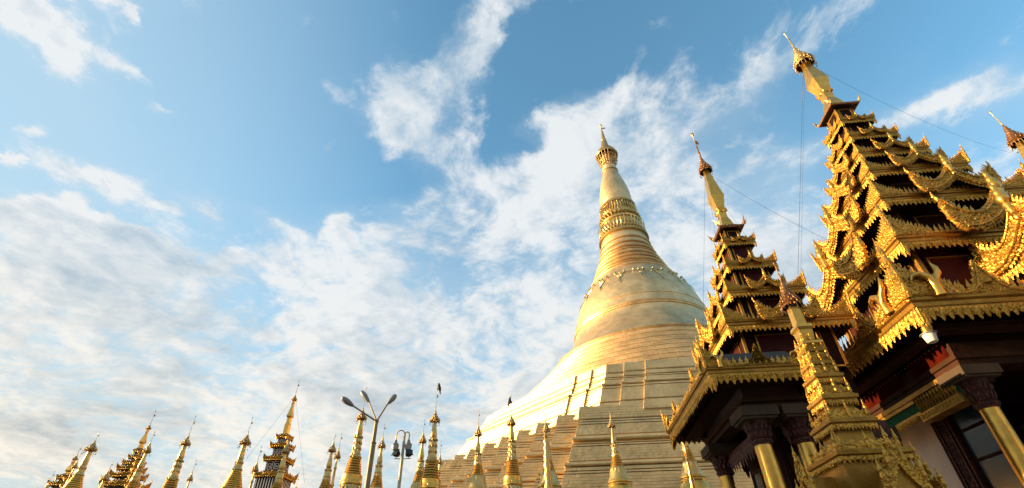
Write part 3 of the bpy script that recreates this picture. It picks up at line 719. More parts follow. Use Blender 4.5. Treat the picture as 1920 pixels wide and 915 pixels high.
def big_pavilion():
    AX, AY = 14.16, 15.0
    root = empty('tiered_pavilion', (AX, AY, 0), 'tallest pavilion on the right with seven gilded tiers under a faceted spire', 'pavilion')
    T = [(19.04, .70, .66), (17.74, .95, .88), (16.34, 1.29, 1.19), (14.89, 1.72, 1.59), (12.99, 2.41, 2.12), (10.70, 3.27, 2.77), (7.70, 5.03, 4.10)]
    for i, (z, wx, wy) in enumerate(T):
        s = (.55, .6, .7, .8, .95, 1.15, 1.35)[i]
        if i: tz, tx, ty = T[i-1]; top = (z+(tz-z)*.42, tx*.86, ty*.86)
        else: top = (19.55, .42, .42)
        roof_tier(root, z, wx, wy, s, *top, pitch=(.11, .12, .13, .14, .15, .17, .21)[i], hang=(.15, .17, .19, .2, .23, .27, .36)[i], crest=(.2, .24, .27, .30, .33, .36, .42)[i],
                  gables=i < 6, gx=.55, gy=.68, corner=(1.1, 1.0, .95, .95, .95, .9, .75)[i], proud=.06+.06*i,
                  pediments=(1.95, .72, 1.05) if i == 6 else None, horn=i == 6)
        if i: tier_wall(root, z+(T[i-1][0]-z)*.30, T[i-1][0]+.08, T[i-1][1]*(.64 if i < 6 else .8), T[i-1][2]*(.64 if i < 6 else .8), s, panels=1 if i < 6 else 3, pan=DRED if i < 6 else MAROON)
    tier_wall(root, 19.5, 20.3, .36, .36, .5, wall=GOLDB, pan=DRED)
    cap_roof(root, 20.35, .62)
    spire(root, 20.55, 22.0, 22.85, 24.45, 26.2, 27.55, .34, .36, .46, GOLDS, HTIG)
    # porch roof on the near side, its boat gable turned to the sun
    pcx, pcy = 14.95-AX, 10.72-AY
    pr = roof_tier(root, 9.30, 1.95, 1.75, 1.2, 10.6, .9, .8, pcx, pcy, pitch=.17, hang=.26, crest=.28, gx=.95, gy=1.0, corner=.6, proud=.08, gh=.95)
    pr.name = 'porch_roof'
    tier_wall(root, 7.9, 9.36, 1.6, 1.4, 1.0, pcx, pcy)
    # hall
    hx0, hx1, hy0, hy1 = 10.62-AX, 17.7-AX, 12.3-AY, 17.7-AY
    me = None
    for x in (hx0, 13.6-AX, 16.0-AX, hx1):
        for y in (hy0, hy1): column(root, x, y, 5.62, .20, 6.30)
    for x in (13.3-AX, 16.6-AX): column(root, x, 9.25-AY, 7.2, .2, 7.6)
    b = MB()
    rect_ring(b, 3.62, 2.78, [(-.25, 6.62), (.25, 6.62), (.25, 6.78), (.30, 6.80), (.30, 6.92), (.22, 6.94), (.22, 7.25), (-.25, 7.25)], True, 0)
    b.build('architrave', BROWN, root)
    b = MB(); rect_ring(b, 3.62, 2.78, [(.10, 7.25), (.10, 7.75), (-.2, 7.75), (-.2, 7.25)], True, 0); b.build('frieze', DRED, root)
    b = MB(); rect_ring(b, 3.95, 3.1, [(.0, 7.42), (.35, 7.46), (.35, 7.60), (0, 7.60)], True, 0); b.build('cornice_beam', BROWN, root)
    b = MB(); box(b, -3.6, -2.7, 7.3, 3.6, 2.7, 7.4); b.build('ceiling', DRED, root)
    b = MB(); box(b, -3.2, 2.4, 0, 3.4, 2.55, 7.2); box(b, 3.25, -2.4, 0, 3.4, 2.4, 7.2); b.build('inner_wall', DRED, root)
    # red board and mosaic corbel along the left side
    X = 10.30-AX
    b = MB(); box(b, X, 12.15-AY, 6.62, X+.06, 13.6-AY, 7.42); box(b, X, 14.1-AY, 6.62, X+.06, 16.9-AY, 7.42)
    for k in range(26): ball(b, (X-.01, 12.3-AY+k*.16, 7.34), .022, 6, 1)
    rb = b.build('hanging_board', [RED, SILV], root)
    c = MB()
    box(c, X-.10, 12.35-AY, 6.50, X+.3, 17.2-AY, 6.62); box(c, X-.02, 14.0-AY, 6.08, X+.3, 17.2-AY, 6.16); box(c, X-.08, 12.4-AY, 5.86, X+.3, 14.0-AY, 6.08)
    box(c, X-.06, 14.0-AY, 6.4, X+.3, 17.2-AY, 6.5)
    cb = c.build('corbel_shelf', GOLDB, root)
    g = MB(); box(g, X+.02, 12.42-AY, 6.08, X+.3, 14.0-AY, 6.5); box(g, X, 14.0-AY, 6.16, X+.3, 17.2-AY, 6.4); g.build('mosaic_band', GREEN, cb)
    bl = MB()
    for k in range(12):
        y = 12.48-AY+k*.13
        lathe(bl, [(.02, 0), (.05, .04), (.025, .1), (.06, .2), (.02, .3), (.045, .36), (.03, .42)], 8, Matrix.Translation((X-.03, y, 6.08)))
        bl.add(BUD[0], BUD[1], frame((X-.06, y, 6.5), (0, -1, 0), (0, 0, 1), (-1, 0, 0))@SCL((.12, -.2, .1)))
    bl.build('baluster_row', GOLDB, cb)
    rs = MB()
    for k in range(11):
        M = frame((X-.085, 12.5-AY+k*.14, 5.97), (0, -1, 0), (0, 0, 1), (-1, 0, 0)); tube(rs, [M@Vector((.045*math.cos(t), .06*math.sin(t), 0)) for t in np.linspace(0, 6.28, 9)], .012, 4)
    rs.build('rosette_row', GOLD, cb); rs = MB()
    M = frame((X-.06, 15.3-AY, 6.08), (0, -1, 0), (0, 0, 1), (-1, 0, 0)); along(rs, [(-1.6, 0), (1.2, 0)], HANG, .11, .16, M)
    rs.build('corbel_fringe', GOLD, cb)
    xw = 10.95-AX
    b = MB(); box(b, xw, 14.62-AY, 0, xw+.2, 17.6-AY, 6.9); b.build('white_wall', WHITE, root)
    j = MB(); box(j, xw-.07, 13.98-AY, 0, xw+.2, 14.62-AY, 6.0)
    for y in (13.98, 14.12, 14.48, 14.58): box(j, xw-.11, y-AY, 0, xw-.07, y+.04-AY, 6.0)
    M = frame((xw-.07, 14.3-AY, 0), (0, -1, 0), (0, 0, 1), (-1, 0, 0)); relief(j, [(-.15, 3), (.15, 3), (.15, 6), (-.15, 6)], 160, .1, .02, M, both=False)
    j.build('carved_door_jamb', CARV, root)
    f = MB()
    for y in (12.7, 13.9): box(f, xw-.02, y-AY, 0, xw+.06, y+.07-AY, 6.05)
    for z in (1.0, 3.2, 4.75, 5.5, 6.0): box(f, xw-.015, 12.77-AY, z, xw+.055, 13.9-AY, z+.07)
    wn = f.build('window_frame', DRED, root)
    p = MB(); box(p, xw+.01, 12.7-AY, 0, xw+.03, 13.95-AY, 6.05); p.build('pane', PANE, wn)
    b = MB(); box(b, -5.2, -4.2, 0, 5.2, 4.2, .45); b.build('plinth', WHITE, root)
    return root
big = big_pavilion()

def mid_pavilion():
    AX, AY = 6.95, 14.0
    root = empty('tiered_pavilion', (AX, AY, 0), 'smaller pavilion with gilded tiers and a thin red-tipped spire, left of the tallest pavilion', 'pavilion')
    T = [(12.14, .52, .52), (11.00, .79, .73), (9.76, 1.15, 1.04), (8.34, 1.72, 1.56)]
    for i, (z, wx, wy) in enumerate(T):
        s = (.42, .5, .6, .72)[i]
        if i: tz, tx, ty = T[i-1]; top = (z+(tz-z)*.40, tx*.8, ty*.8)
        else: top = (12.6, .3, .3)
        roof_tier(root, z, wx, wy, s, *top, pitch=(.09, .1, .11, .13)[i], hang=(.13, .15, .17, .21)[i], crest=(.12, .14, .16, .2)[i], gx=.5, gy=.62, corner=(1.25, 1.15, 1.05, .95)[i], proud=.08+.04*i)
        if i: tier_wall(root, z+(T[i-1][0]-z)*.28, T[i-1][0]+.06, T[i-1][1]*.68, T[i-1][2]*.68, s, pan=PANEL)
    cx = -1.66
    roof_tier(root, 6.47, 1.30, 2.57, .85, 7.2, .9, 1.7, cx, 0, pitch=.16, hang=.25, crest=.24, gables=False, corner=1.15, pediments=(1.30, .42, .62), horn=True)
    tier_wall(root, 7.1, 8.4, 1.25, 1.15, .7, panels=1, pan=PANEL)
    tier_wall(root, 12.5, 12.95, .24, .24, .35, pan=DRED); cap_roof(root, 13.0, .42)
    spire(root, 13.1, 14.1, 14.75, 16.25, 17.25, 18.7, .22, .24, .25, GOLDS, HTI)
    xs, ys = (5.15-AX, 6.15-AX), (12.4-AY, 15.6-AY)
    for x in xs:
        for y in ys: column(root, x, y, 5.0, .2, 5.55)
    wx, wy = (xs[1]-xs[0])/2, (ys[1]-ys[0])/2; bx = (xs[0]+xs[1])/2
    b = MB(); rect_ring(b, wx, wy, [(-.2, 5.86), (.22, 5.86), (.22, 5.98), (.3, 6.0), (.3, 6.1), (.2, 6.12), (.2, 6.45), (-.2, 6.45)], True, 0, bx, 0); b.build('architrave', BROWN, root)
    b = MB(); rect_ring(b, wx+.35, wy+.5, [(0, 6.28), (.4, 6.34), (.4, 6.46), (0, 6.46)], True, 0, bx, 0); b.build('cornice_beam', DRED, root)
    b = MB(); box(b, bx-wx, -wy, 6.2, bx+wx, wy, 6.3); b.build('ceiling', DRED, root)
    # glazed shrine room inside the columns
    x0, x1, y0, y1 = 5.75-AX, 8.25-AX, 12.95-AY, 15.3-AY
    b = MB(); box(b, x0, y0, 0, x1, y1, 7.3); b.build('shrine_room', DRED, root)
    for i in range(4):
        M, h = side_frame(i, (x1-x0)/2, (y1-y0)/2, 0, (x0+x1)/2, (y0+y1)/2)
        f = MB(); h2 = h*.85
        for k in range(4): u = -h2+k*2*h2/3; box(f, u-.03, 1, 0, u+.03, 4.9, .05, 0, M)
        for z in (1, 2.4, 3.6, 4.3, 4.9): box(f, -h2, z-.03, 0, h2, z+.03, .04, 0, M)
        wn = f.build('window_frame', BROWN, root)
        p = MB(); box(p, -h2, 1, .003, h2, 4.9, .015, 0, M); p.build('pane', PANE, wn)
        c = MB(); along(c, [(-h, 5.5), (h, 5.5)], HANG, .2, .55, M@Matrix.Translation((0, 0, .5)))
        c.build('carved_valance', CARV, root)
    b = MB(); box(b, -3.0, -2.7, 0, 2.4, 2.7, .4); b.build('plinth', WHITE, root)
    return root
mid_pavilion()

# the far right pavilion: only its finial reaches the frame
def copy_tree(o, parent=None):
    c = o.copy(); COL.objects.link(c)
    if parent is not None: c.parent = parent
    for ch in [x for x in o.children]: copy_tree(ch, c)
    return c
far = copy_tree(big); far.location = (29.2, 21.55, 0)
tag(far, 'pavilion at the right edge of which only the dark finial tip shows', 'pavilion')

for o in far.children:
    if o.name.startswith('umbrella'): o.data = o.data.copy(); o.data.materials[0] = HTI
# tiered towers added out of view on the left to shade the lower gilding
def shade_tower(X, Y, H, lab):
    root = empty('shade_tower', (X, Y, 0), lab, 'tower')
    for i, (z, w) in enumerate(((H, 2.9), (H*.65, 3.1), (5.0, 3.4))):
        roof_tier(root, z, w, w, 1.0, z+.8, 2.0 if i else .8, 2.0 if i else .8, pitch=.3, hang=.3, crest=.3, gables=False, corner=.6)
    w = MB(); box(w, -2.2, -2.2, 0, 2.2, 2.2, H); w.build('tower_wall', DRED, root)
shade_tower(-51.0, 12.4, 16.6, 'taller tiered tower added outside the frame on the left to cast shade')
shade_tower(-49.4, 6.4, 13.8, 'lower tiered tower added outside the frame on the left to cast shade')
# unseen pavilions added behind the camera to block low sky from the gold
for i, (x, y, lab) in enumerate(((-13.0, -19.0, 'gilded pavilion added unseen behind the camera to darken reflections, on the left'), (1.0, -20.0, 'gilded pavilion added unseen straight behind the camera to darken reflections'), (15.0, -18.0, 'gilded pavilion added unseen behind the camera to darken reflections, on the right'))):
    o = copy_tree(big); o.location = (x, y, 0); tag(o, lab, 'pavilion')
# ------------------------------------------------------------------ slender gilded shrine tower in front of the pavilions
def shrine_tower():
    k = 8.0/7.5; AX, AY = 4.62, 8.0
    root = empty('shrine_tower', (AX, AY, 0), 'slim many-tiered gilded tower shrine standing before the two pavilions', 'shrine tower')
    G = [(3.39, .141), (3.157, .158), (2.932, .19), (2.575, .235), (2.19, .307), (1.708, .464)]
    G = [(h*k+EYE, w*k) for h, w in G]
    for i, (z, w) in enumerate(G):
        s = .3+.06*i
        mb = MB()
        nz, nw = G[i-1] if i else (z+.3, .10)
        rect_ring(mb, w, w, [(-.18*w, -.09), (-.05, -.07), (-.02, -.05), (-.005, -.02), (.025, .0), (.03, .05), (.0, .062), (.0, .075), (-.03, .08), (nw*.80-w, .11), (nw*.76-w, nz-z-.08)], False)
        for V in mb.v: V[:, 2] += z
        t = mb.build('tower_tier', GOLDB, root)
        f, c = MB(), MB()
        p = max(.034, w*.16)
        for j in range(4):
            M, h = side_frame(j, w, w, z-.02, out=.0); along(f, [(-h, 0), (h, 0)], HANG, p, .10, M)
            M, h = side_frame(j, w*.86, w*.86, z+.06, out=0); along(c, [(-h, 0), (h, 0)], BUD, p*1.25, .11, M)
            hh = .30*w/.3*.8
            rel = [(-h, 0), (-h, .16), (-h*.7, .12), (-h*.5, .17), (-h*.3, .12), (0, .21), (h*.3, .12), (h*.5, .17), (h*.7, .12), (h, .16), (h, 0)]
            panel(c, rel, .02, M); relief(c, rel, 30, .05, .02, M, both=False)
            for e in (-1, 0, 1): lathe(c, [(.02, 0), (.035, .05), (.02, .1), (.03, .14), (.012, .2), (.003, .27)], 7, M@Matrix.Translation((e*h*.97, .03, .01))@Matrix.Rotation(-math.pi/2, 4, 'X'))
        f.build('fringe', GOLD, t); c.build('crest', GOLD, t)
    # body below with gabled arms on the four sides
    zb = G[-1][0]; w = G[-1][1]
    mb = MB(); rect_ring(mb, w*.93, w*.93, [(0, zb-.08), (0, zb-.5), (.08, zb-.55), (.08, zb-.62), (.0, zb-.66), (.05, 1.2), (.3, 1.0), (.3, 0)], False)
    body = mb.build('tower_body', GOLDB, root)
    for j in range(4):
        M, h = side_frame(j, w, w, zb-.62, out=.34); h = w*.46
        pc = MB(); box(pc, -h*.9, -2.6, -.6, h*.9, .06, -.02, 0, M); box(pc, -h*1.05, .0, -.6, h*1.05, .06, .02, 0, M)
        V = [(-h*.9, .06, 0), (h*.9, .06, 0), (0, .42, 0), (-h*.9, .06, -.6), (h*.9, .06, -.6), (0, .42, -.6)]
        pc.add(V, [(0, 1, 2), (3, 5, 4), (0, 2, 5, 3), (1, 4, 5, 2)], M)
        a = pc.build('gabled_arm', GOLDB, root)
        go = MB(); half = [(0, .74), (.10, .60), (.25, .50), (.42, .38), (.62, .28), (.8, .34), (1.0, .22), (1.05, .06), (.9, .0), (.7, .04), (.4, .16), (.2, .28), (0, .40)]
        half = [(x*h*1.2, y) for x, y in half]; out = half+[(-x, y) for x, y in half[-2:0:-1]]
        P = M@Matrix.Translation((0, 0, .02)); panel(go, out, .05, P); relief(go, out, 46, .075, .05, P)
        for x, y in ((0, .66), (.36, .42), (-.36, .42), (.95, .22), (-.95, .22)):
            lathe(go, [(.02, 0), (.04, .06), (.024, .12), (.034, .16), (.014, .22), (.003, .30)], 8, M@Matrix.Translation((x*h*1.2, y-.06, .04))@Matrix.Rotation(-math.pi/2, 4, 'X'))
        go.build('arm_pediment', GOLD, a)
    for sx in (-1, 1):
        for sy in (-1, 1):
            q = MB(); x, y = sx*(w+.22), sy*(w+.22)
            lathe(q, [(.16, 0), (.16, zb-1.5), (.2, zb-1.45), (.14, zb-1.38), (.16, zb-1.3), (.09, zb-1.2), (.11, zb-1.12), (.05, zb-1.0), (.06, zb-.95), (.008, zb-.7)], 10, Matrix.Translation((x, y, 0)))
            for a in range(8):
                t = a*math.pi/4; q.add(BUD[0], BUD[1], Matrix.Translation((x, y, zb-1.48))@frame((.17*math.cos(t), .17*math.sin(t), 0), (-math.sin(t), math.cos(t), 0), (0, 0, 1), (math.cos(t), math.sin(t), 0))@SCL((.14, .24, .12)))
            q.build('corner_finial', GOLD, root, 40)
    z0 = G[0][0]
    mb = MB(); lathe(mb, [(.13, z0+.02), (.13, z0+.12), (.17, z0+.16), (.17, z0+.2), (.1, z0+.24), (.115, z0+.45), (.14, z0+.5), (.13, z0+.56), (.085, z0+.58), (.075, z0+1.05), (.05, z0+1.2)], square=True)
    mb.build('spire', GOLDS, root)
    umbrella(root, 4.42*k+EYE-.12, 5.0*k+EYE-.08, .185, HTI, 12, bells=16)
    vane(root, 4.95*k+EYE-.1, 5.287*k+EYE, .014, True, HTI)
shrine_tower()

# ------------------------------------------------------------------ small stupas in the row
# each profile: (part, material key, [(distance below the tip, half width) in photo pixels])
def zaxis(X, Y, py):
    lo, hi = -5.0, 60.0
    for _ in range(50):
        md = (lo+hi)/2
        if project((X, Y, md))[1] > py: lo = md
        else: hi = md
    return (lo+hi)/2
def ringed(u0, u1, r0, r1, n, amp):
    out = []
    for k in range(n):
        f = k/n; a = u0+(u1-u0)*f; st = (u1-u0)/n; r = r0+(r1-r0)*f
        out += [(a, r-amp*.9), (a+st*.2, r+amp*.6), (a+st*.5, r+amp*1.1), (a+st*.8, r+amp*.6), (a+st*.97, r-amp*.8)]
    return out
def prof_plain(rod):                           # smooth bell with a long neck of rings
    q = rod
    return dict(tip=(0, 10+q), um=(10+q, 31+q, 6.0), parts=[
        ('bud', 'L', [(29+q, 1.6), (33+q, 2.3), (40+q, 2.7), (48+q, 3.9), (55+q, 5.0), (60+q, 4.9), (62+q, 4.1)]),
        ('lotus_band', 'L', [(62+q, 4.3), (64+q, 6.0), (66+q, 6.4), (68+q, 5.3), (72+q, 6.2), (76+q, 6.2), (79+q, 7.4), (81+q, 6.7), (85+q, 7.9), (87+q, 7.2)]),
        ('ring_spire', 'S', ringed(87+q, 107+q, 7.6, 12.2, 6, .8)),
        ('bell', 'L', [(107+q, 12.6), (110+q, 13.6), (114+q, 14.6), (120+q, 16.2), (126+q, 18.0), (131+q, 20.0)]),
        ('base_ring', 'S', [(131+q, 20.0), (133+q, 21.6), (136+q, 22.2), (138+q, 21.0), (141+q, 22.6), (144+q, 22.0), (147+q, 23.6), (152+q, 26), (158+q, 28), (162+q, 31), (170+q, 33), (178+q, 38)])])
def prof_ringed(k=1.0):                        # tall column of rings over a drum
    P = dict(tip=(0, 38), um=(38, 57, 7.2), parts=[
        ('bud', 'L', [(55, 2.0), (59, 3.3), (66, 3.6), (74, 5.0), (81, 5.6), (84, 4.6)]),
        ('lotus_band', 'L', [(84, 4.6), (86, 7.0), (88, 7.2), (90, 5.4), (94, 6.9), (97, 6.9), (99, 5.8), (105, 6.9), (109, 6.3), (115, 7.4), (119, 8.2), (121, 9.6), (123, 9.4)]),
        ('ring_spire', 'S', ringed(123, 154, 9.2, 14.4, 7, 1.1)),
        ('drum', 'S', [(154, 15.4), (155, 17.2), (158, 17.4), (166, 17.4), (168, 18.6), (171, 18.6), (173, 17.4)]),
        ('base_ring', 'L', [(173, 17.4), (180, 18.6), (186, 20.5), (188, 23), (192, 23), (196, 26), (206, 30)])])
    return P
def prof_flared(rod):
    q = rod
    return dict(tip=(0, 14+q), um=(14+q, 34+q, 8.6), parts=[
        ('bud', 'L', [(32+q, 2.6), (36+q, 3.8), (44+q, 4.2), (54+q, 5.2), (60+q, 5.6), (63+q, 5.0)]),
        ('lotus_band', 'L', [(63+q, 5.0), (66+q, 6.4), (69+q, 6.6), (71+q, 5.8), (76+q, 6.6), (80+q, 8.0), (82+q, 8.6), (84+q, 7.8)]),
        ('ring_spire', 'S', ringed(84+q, 120+q, 8.2, 19.5, 9, .6)),
        ('bell', 'L', [(120+q, 20), (130+q, 25), (150+q, 33), (156+q, 36), (170+q, 38)])])
def prof_thin(): 
    return dict(tip=(0, 26), um=(26, 46, 5.0), parts=[('mast', 'L', [(44, 1.4), (60, 1.8), (64, 3.0), (66, 1.8), (90, 2.4), (94, 4.0), (97, 2.4), (130, 3.5)])])
KEY = {'L': GOLDL, 'S': GOLDS}
def small_stupa(tip, d, prof, s, label, group='row of small gilded stupas', ornate=False, rodflag=True, name='small_stupa', umat=HTIG, cat='stupa'):
    P0 = at(*tip, d); X, Y = P0[0], P0[1]
    root = empty(name, (X, Y, 0), label, cat, group)
    def cv(u, hw):
        z = zaxis(X, Y, tip[1]+u*s); return hw*s*project((X, Y, z))[2]/FPX, z
    um = prof['um']; r, z0 = cv(um[1], um[2]); z1 = cv(um[0], 1)[1]
    umbrella(root, z0, z1+.02, r*1.18, umat, 10, bells=13, tiers=4, bm=IRON)
    rt, zt = cv(prof['tip'][0], .42); vane(root, z1-.02, zt, rt, rodflag, umat)
    last = None
    for pn, mk, pts in prof['parts']:
        pr = [cv(*p) for p in pts]
        mb = MB(); lathe(mb, pr, 32); o = mb.build(pn, KEY[mk], root, 38); last = pr[-1]
        if pn == 'lotus_band' or (ornate and pn != 'bud'):
            q = MB()
            for (ra, za), (rb, zb) in list(zip(pr, pr[1:]))[1::2]:
                n = 12; hh = abs(zb-za)*1.5+ra*.25
                for j in range(n):
                    t = 2*math.pi*j/n; w = (math.cos(t), math.sin(t), 0)
                    q.add(BUD[0], BUD[1], frame((ra*w[0], ra*w[1], za), (-w[1], w[0], 0), (0, 0, 1), w)@SCL((ra*.62, -hh, ra*.5)))
            q.build('petal_relief', HTIG if ornate else KEY[mk], o)
        if pn in ('bell', 'base_ring', 'drum'):
            q = MB(); (ra, za), (rb, zb) = pr[0], pr[min(3, len(pr)-1)]; n = 16
            for j in range(n):
                t = 2*math.pi*j/n; w = (math.cos(t), math.sin(t), 0); sl = math.atan2(rb-ra, za-zb)
                M = frame((ra*w[0]*1.01, ra*w[1]*1.01, za), (-w[1], w[0], 0), (0, 0, 1), w)@Matrix.Rotation(-sl, 4, 'X')
                q.add(BUD[0], BUD[1], M@SCL((ra*.5, -(za-zb)*.9, ra*.16)))
            q.build('leaf_relief', KEY[mk], o)
    r0, zz = last
    if zz > .3:
        mb = MB(); h = zz
        lathe(mb, [(r0*1.55, 0), (r0*1.55, h*.3), (r0*1.42, h*.34), (r0*1.42, h*.55), (r0*1.25, h*.6), (r0*1.25, h*.75), (r0*1.1, h*.8), (r0, h)], 8)
        mb.build('plinth', GOLDL, root)
    return root
SM = [  # tip, distance, profile, scale, label
    ((1143, 770), 24, prof_plain(0), 1.0, 'smooth pale gold stupa standing clear of everything before the middle of the terraces', 0),
    ((1268, 757), 23.5, prof_plain(0), 1.03, 'gold stupa partly hidden under the overhanging eave of the mid pavilion', 0),
    ((1022, 775), 25, prof_plain(3), 1.0, 'pale gold stupa standing right behind an encrusted ornate pole', 0),
    ((958, 740), 24, prof_ringed(), 1.0, 'ringed gold stupa with a crow perched on its rod, before the terraces', 0),
    ((898, 768), 24.5, prof_plain(18), 1.0, 'pale bell stupa with a long clean rod at the left foot of the terraces', 0),
    ((820, 727), 23, prof_ringed(), 1.12, 'tall ringed gold stupa with a crow at the very top of its rod', 0),
    ((796, 787), 25, prof_plain(12), 1.0, 'gold stupa with a pale conical cap close left of the tall crow-topped stupa', 0),
    ((721.6, 794), 26, prof_plain(14), 1.0, 'slim gold stupa between the three-armed street lamp and the floodlight pole', 0),
    ((688, 725), 24, prof_ringed(), 1.08, 'tall ringed gold stupa whose tip rises behind the three-armed street lamp', 0),
    ((629, 812), 27, prof_plain(4), 1.0, 'small gold stupa with a thin encrusted pole close at its right side', 0),
    ((542, 822), 28, prof_plain(-4), 1.02, 'plain gold stupa standing in front of the white-patterned tiered tower', 0),
    ((474.5, 781), 29, prof_flared(18), 1.0, 'flared gold stupa with a frilled dark umbrella standing left of the white-patterned tiered tower', 0),
    ((367.8, 778.5), 30, prof_ringed(), .98, 'ringed gold stupa leaning apart between two groups of spires on the left', 0),
    ((291, 808.5), 32, prof_plain(10), .98, 'gold stupa in front of the dark tiered tower on the far left', 0),
    ((211, 866), 33, prof_plain(4), 1.0, 'low gold stupa showing only its cap and neck, left of the dark tiered tower', 0),
    ((186, 811), 31, prof_flared(2), .95, 'ringed gold stupa with a flag on its rod, second group from the left edge', 0),
]
stupas = []
for tip, d, pf, s, lab, _ in SM: stupas.append(small_stupa(tip, d, pf, s, lab))
TH = [
    ((827, 826), 27, .95, 'thin finial mast just right of the tall crow-topped stupa'),
    ((641, 811), 26, 1.05, 'thin encrusted pole right beside the small stupa left of the street lamp'),
    ((491, 836), 30, 1.05, 'thin finial mast left of the white-patterned tiered tower'),
    ((369, 862), 33, .85, 'low finial mast right of the lone ringed stupa on the left'),
    ((275.5, 888), 34, .7, 'tiny finial mast right of the dark tiered tower'),
    ((156, 843), 33, .75, 'thin finial mast squeezed between the leftmost tiered tower and its ringed neighbour'),
    ((103, 883), 34, .8, 'leftmost finial mast, alone at the lower left'),
    ((560, 893), 32, .6, 'tiny finial mast right of the white-patterned tiered tower'),
]
for tip, d, s, lab in TH: small_stupa(tip, d, prof_thin(), s, lab, 'thin finial masts among the stupas', name='finial_mast', cat='finial mast')
def ornate_pole(tip, d, s, label):
    pf = dict(tip=(0, 12), um=(12, 24, 3.2), parts=[('mast', 'L', [(22, 1.6), (28, 2.2), (32, 4.2), (36, 2.6), (42, 4.8), (48, 3.0), (55, 5.2), (62, 3.4), (70, 6.2), (78, 4.2), (86, 7.2), (96, 5.0), (106, 8.0), (118, 6.0), (130, 9), (150, 9)])])
    return small_stupa(tip, d, pf, s, label, None, ornate=True, name='ornate_pole', umat=HTIG, cat='ornate pole')
ornate_pole((1021, 786), 22, 1.0, 'slim encrusted pole covered in little gilt petals, in front of a pale stupa')
ornate_pole((1283, 838), 21, .72, 'short encrusted pole in front of the stupa under the mid pavilion eave')

# ------------------------------------------------------------------ tiered towers among the stupas
def tier_tower(tip, d, s, um, dia, tiers, label, pat, wall):
    P0 = at(*tip, d); X, Y = P0[0], P0[1]
    root = empty('tiered_tower', (X, Y, 0), label, 'tower')
    Z = lambda u: zaxis(X, Y, tip[1]+u*s)
    az = abs(math.atan2(X, Y)); kk = 1/(math.cos(az)+math.sin(az))
    def Wd(u, hw): return hw*s*project((X, Y, Z(u)))[2]/FPX*kk
    k = Wd(um[1], 1)
    zt = Z(0); z1 = Z(um[0]); z0 = Z(um[1])
    umbrella(root, z0, z1, k*um[2]*1.3, HTIG, 10, bells=10, tiers=4); vane(root, z1-.02, zt, k*.5, True, HTI)
    (u1, w1), (u2, w2), (u3, w3) = dia
    mb = MB(); b = Z(tiers[0][0])+.2
    lathe(mb, [(k*1.8, z0+.05), (k*1.9, Z(um[1]+3)), (k*w1, Z(u1)), (k*w1*.75, Z(u1+4)), (k*w2*.7, Z(u2-6)), (k*w2, Z(u2)), (k*w2*.6, Z(u2+3)), (k*w3*.8, Z(u3-4)), (k*w3, Z(u3)), (k*w3*.9, b-.4)][::-1], square=True)
    mb.build('spire', GOLDS, root)
    for i, (u, hw, wh) in enumerate(tiers):
        z = Z(u); w = Wd(u, hw); w0 = Wd(u, wh)
        nz = Z(tiers[i-1][0]) if i else z+.8
        nw = Wd(tiers[i-1][0], tiers[i-1][2]) if i else w0*.7
        roof_tier(root, z, w, w, .34+.08*i, z+(nz-z)*.35, nw*1.1, nw*1.1, pitch=.16, hang=.15, crest=.13, gx=.34, gy=.34, corner=.95, proud=.04, spike=False)
        zl = Z(tiers[i+1][0]) if i+1 < len(tiers) else 0.0
        zb = zl+(z-zl)*.18 if i+1 < len(tiers) else 0
        wl = MB(); rect_ring(wl, w0, w0, [(0, zb), (0, z+.05)], False); wo = wl.build('tier_wall', wall, root)
        if pat:
            hh = z-zl; c0 = zb+.08
            for sd_ in range(4):
                M, h = side_frame(sd_, w0, w0, 0); q = MB()
                top = z-.12; bot = max(zb+.1, z-2.4*w0-.3); nb = 1 if top-bot < 2.5*h else 1
                if i+1 == len(tiers):
                    for e in range(9): x = -h*.9+e*h*.225; box(q, x-.035, 1.5, 0, x+.035, top, .02, 0, M)
                else:
                    for e in (-.5, .5):
                        for f in (.92, .52):
                            cx, hw_, hv = e*h, h*.44*f, (top-bot)/2*f; cv = (top+bot)/2; t = .05*min(1, h)
                            box(q, cx-hw_, cv-hv, 0, cx+hw_, cv-hv+t, .02, 0, M); box(q, cx-hw_, cv+hv-t, 0, cx+hw_, cv+hv, .02, 0, M)
                            box(q, cx-hw_, cv-hv+t, 0, cx-hw_+t, cv+hv-t, .02, 0, M); box(q, cx+hw_-t, cv-hv+t, 0, cx+hw_, cv+hv-t, .02, 0, M)
                        box(q, e*h-.06*h, (top+bot)/2-.08*h, 0, e*h+.06*h, (top+bot)/2+.08*h, .02, 0, M)
                q.build('key_pattern', WPAT, wo)
    return root
tier_tower((561, 713), 42, 1.0, (25, 38, 5.2), ((44, 3.2), (68, 6.8), (84, 5.5)), [(108, 15, 10.5), (126, 21.5, 14), (152, 27, 20), (184, 38, 31)],
           'golden tiered tower with white key patterns on dark walls, left of the street lamp', True, DRED)
tier_tower((292.6, 769.5), 50, 1.0, (26, 35, 5.0), ((40, 2.6), (60, 6.0), (70, 4.5)), [(77, 9, 5.5), (89, 13, 7), (101, 18, 9), (112, 23, 12), (126, 29, 16), (144, 38, 22)],
           'dark tiered tower with weathered gilded eaves on the far left', False, BWALL)
tier_tower((152.5, 836.5), 46, 1.0, (14, 26, 5.0), ((30, 3.0), (46, 6.5), (54, 5)), [(60, 14, 8), (74, 22, 13), (95, 30, 18)],
           'small golden tiered tower lowest in the left corner of the photo', False, BWALL)

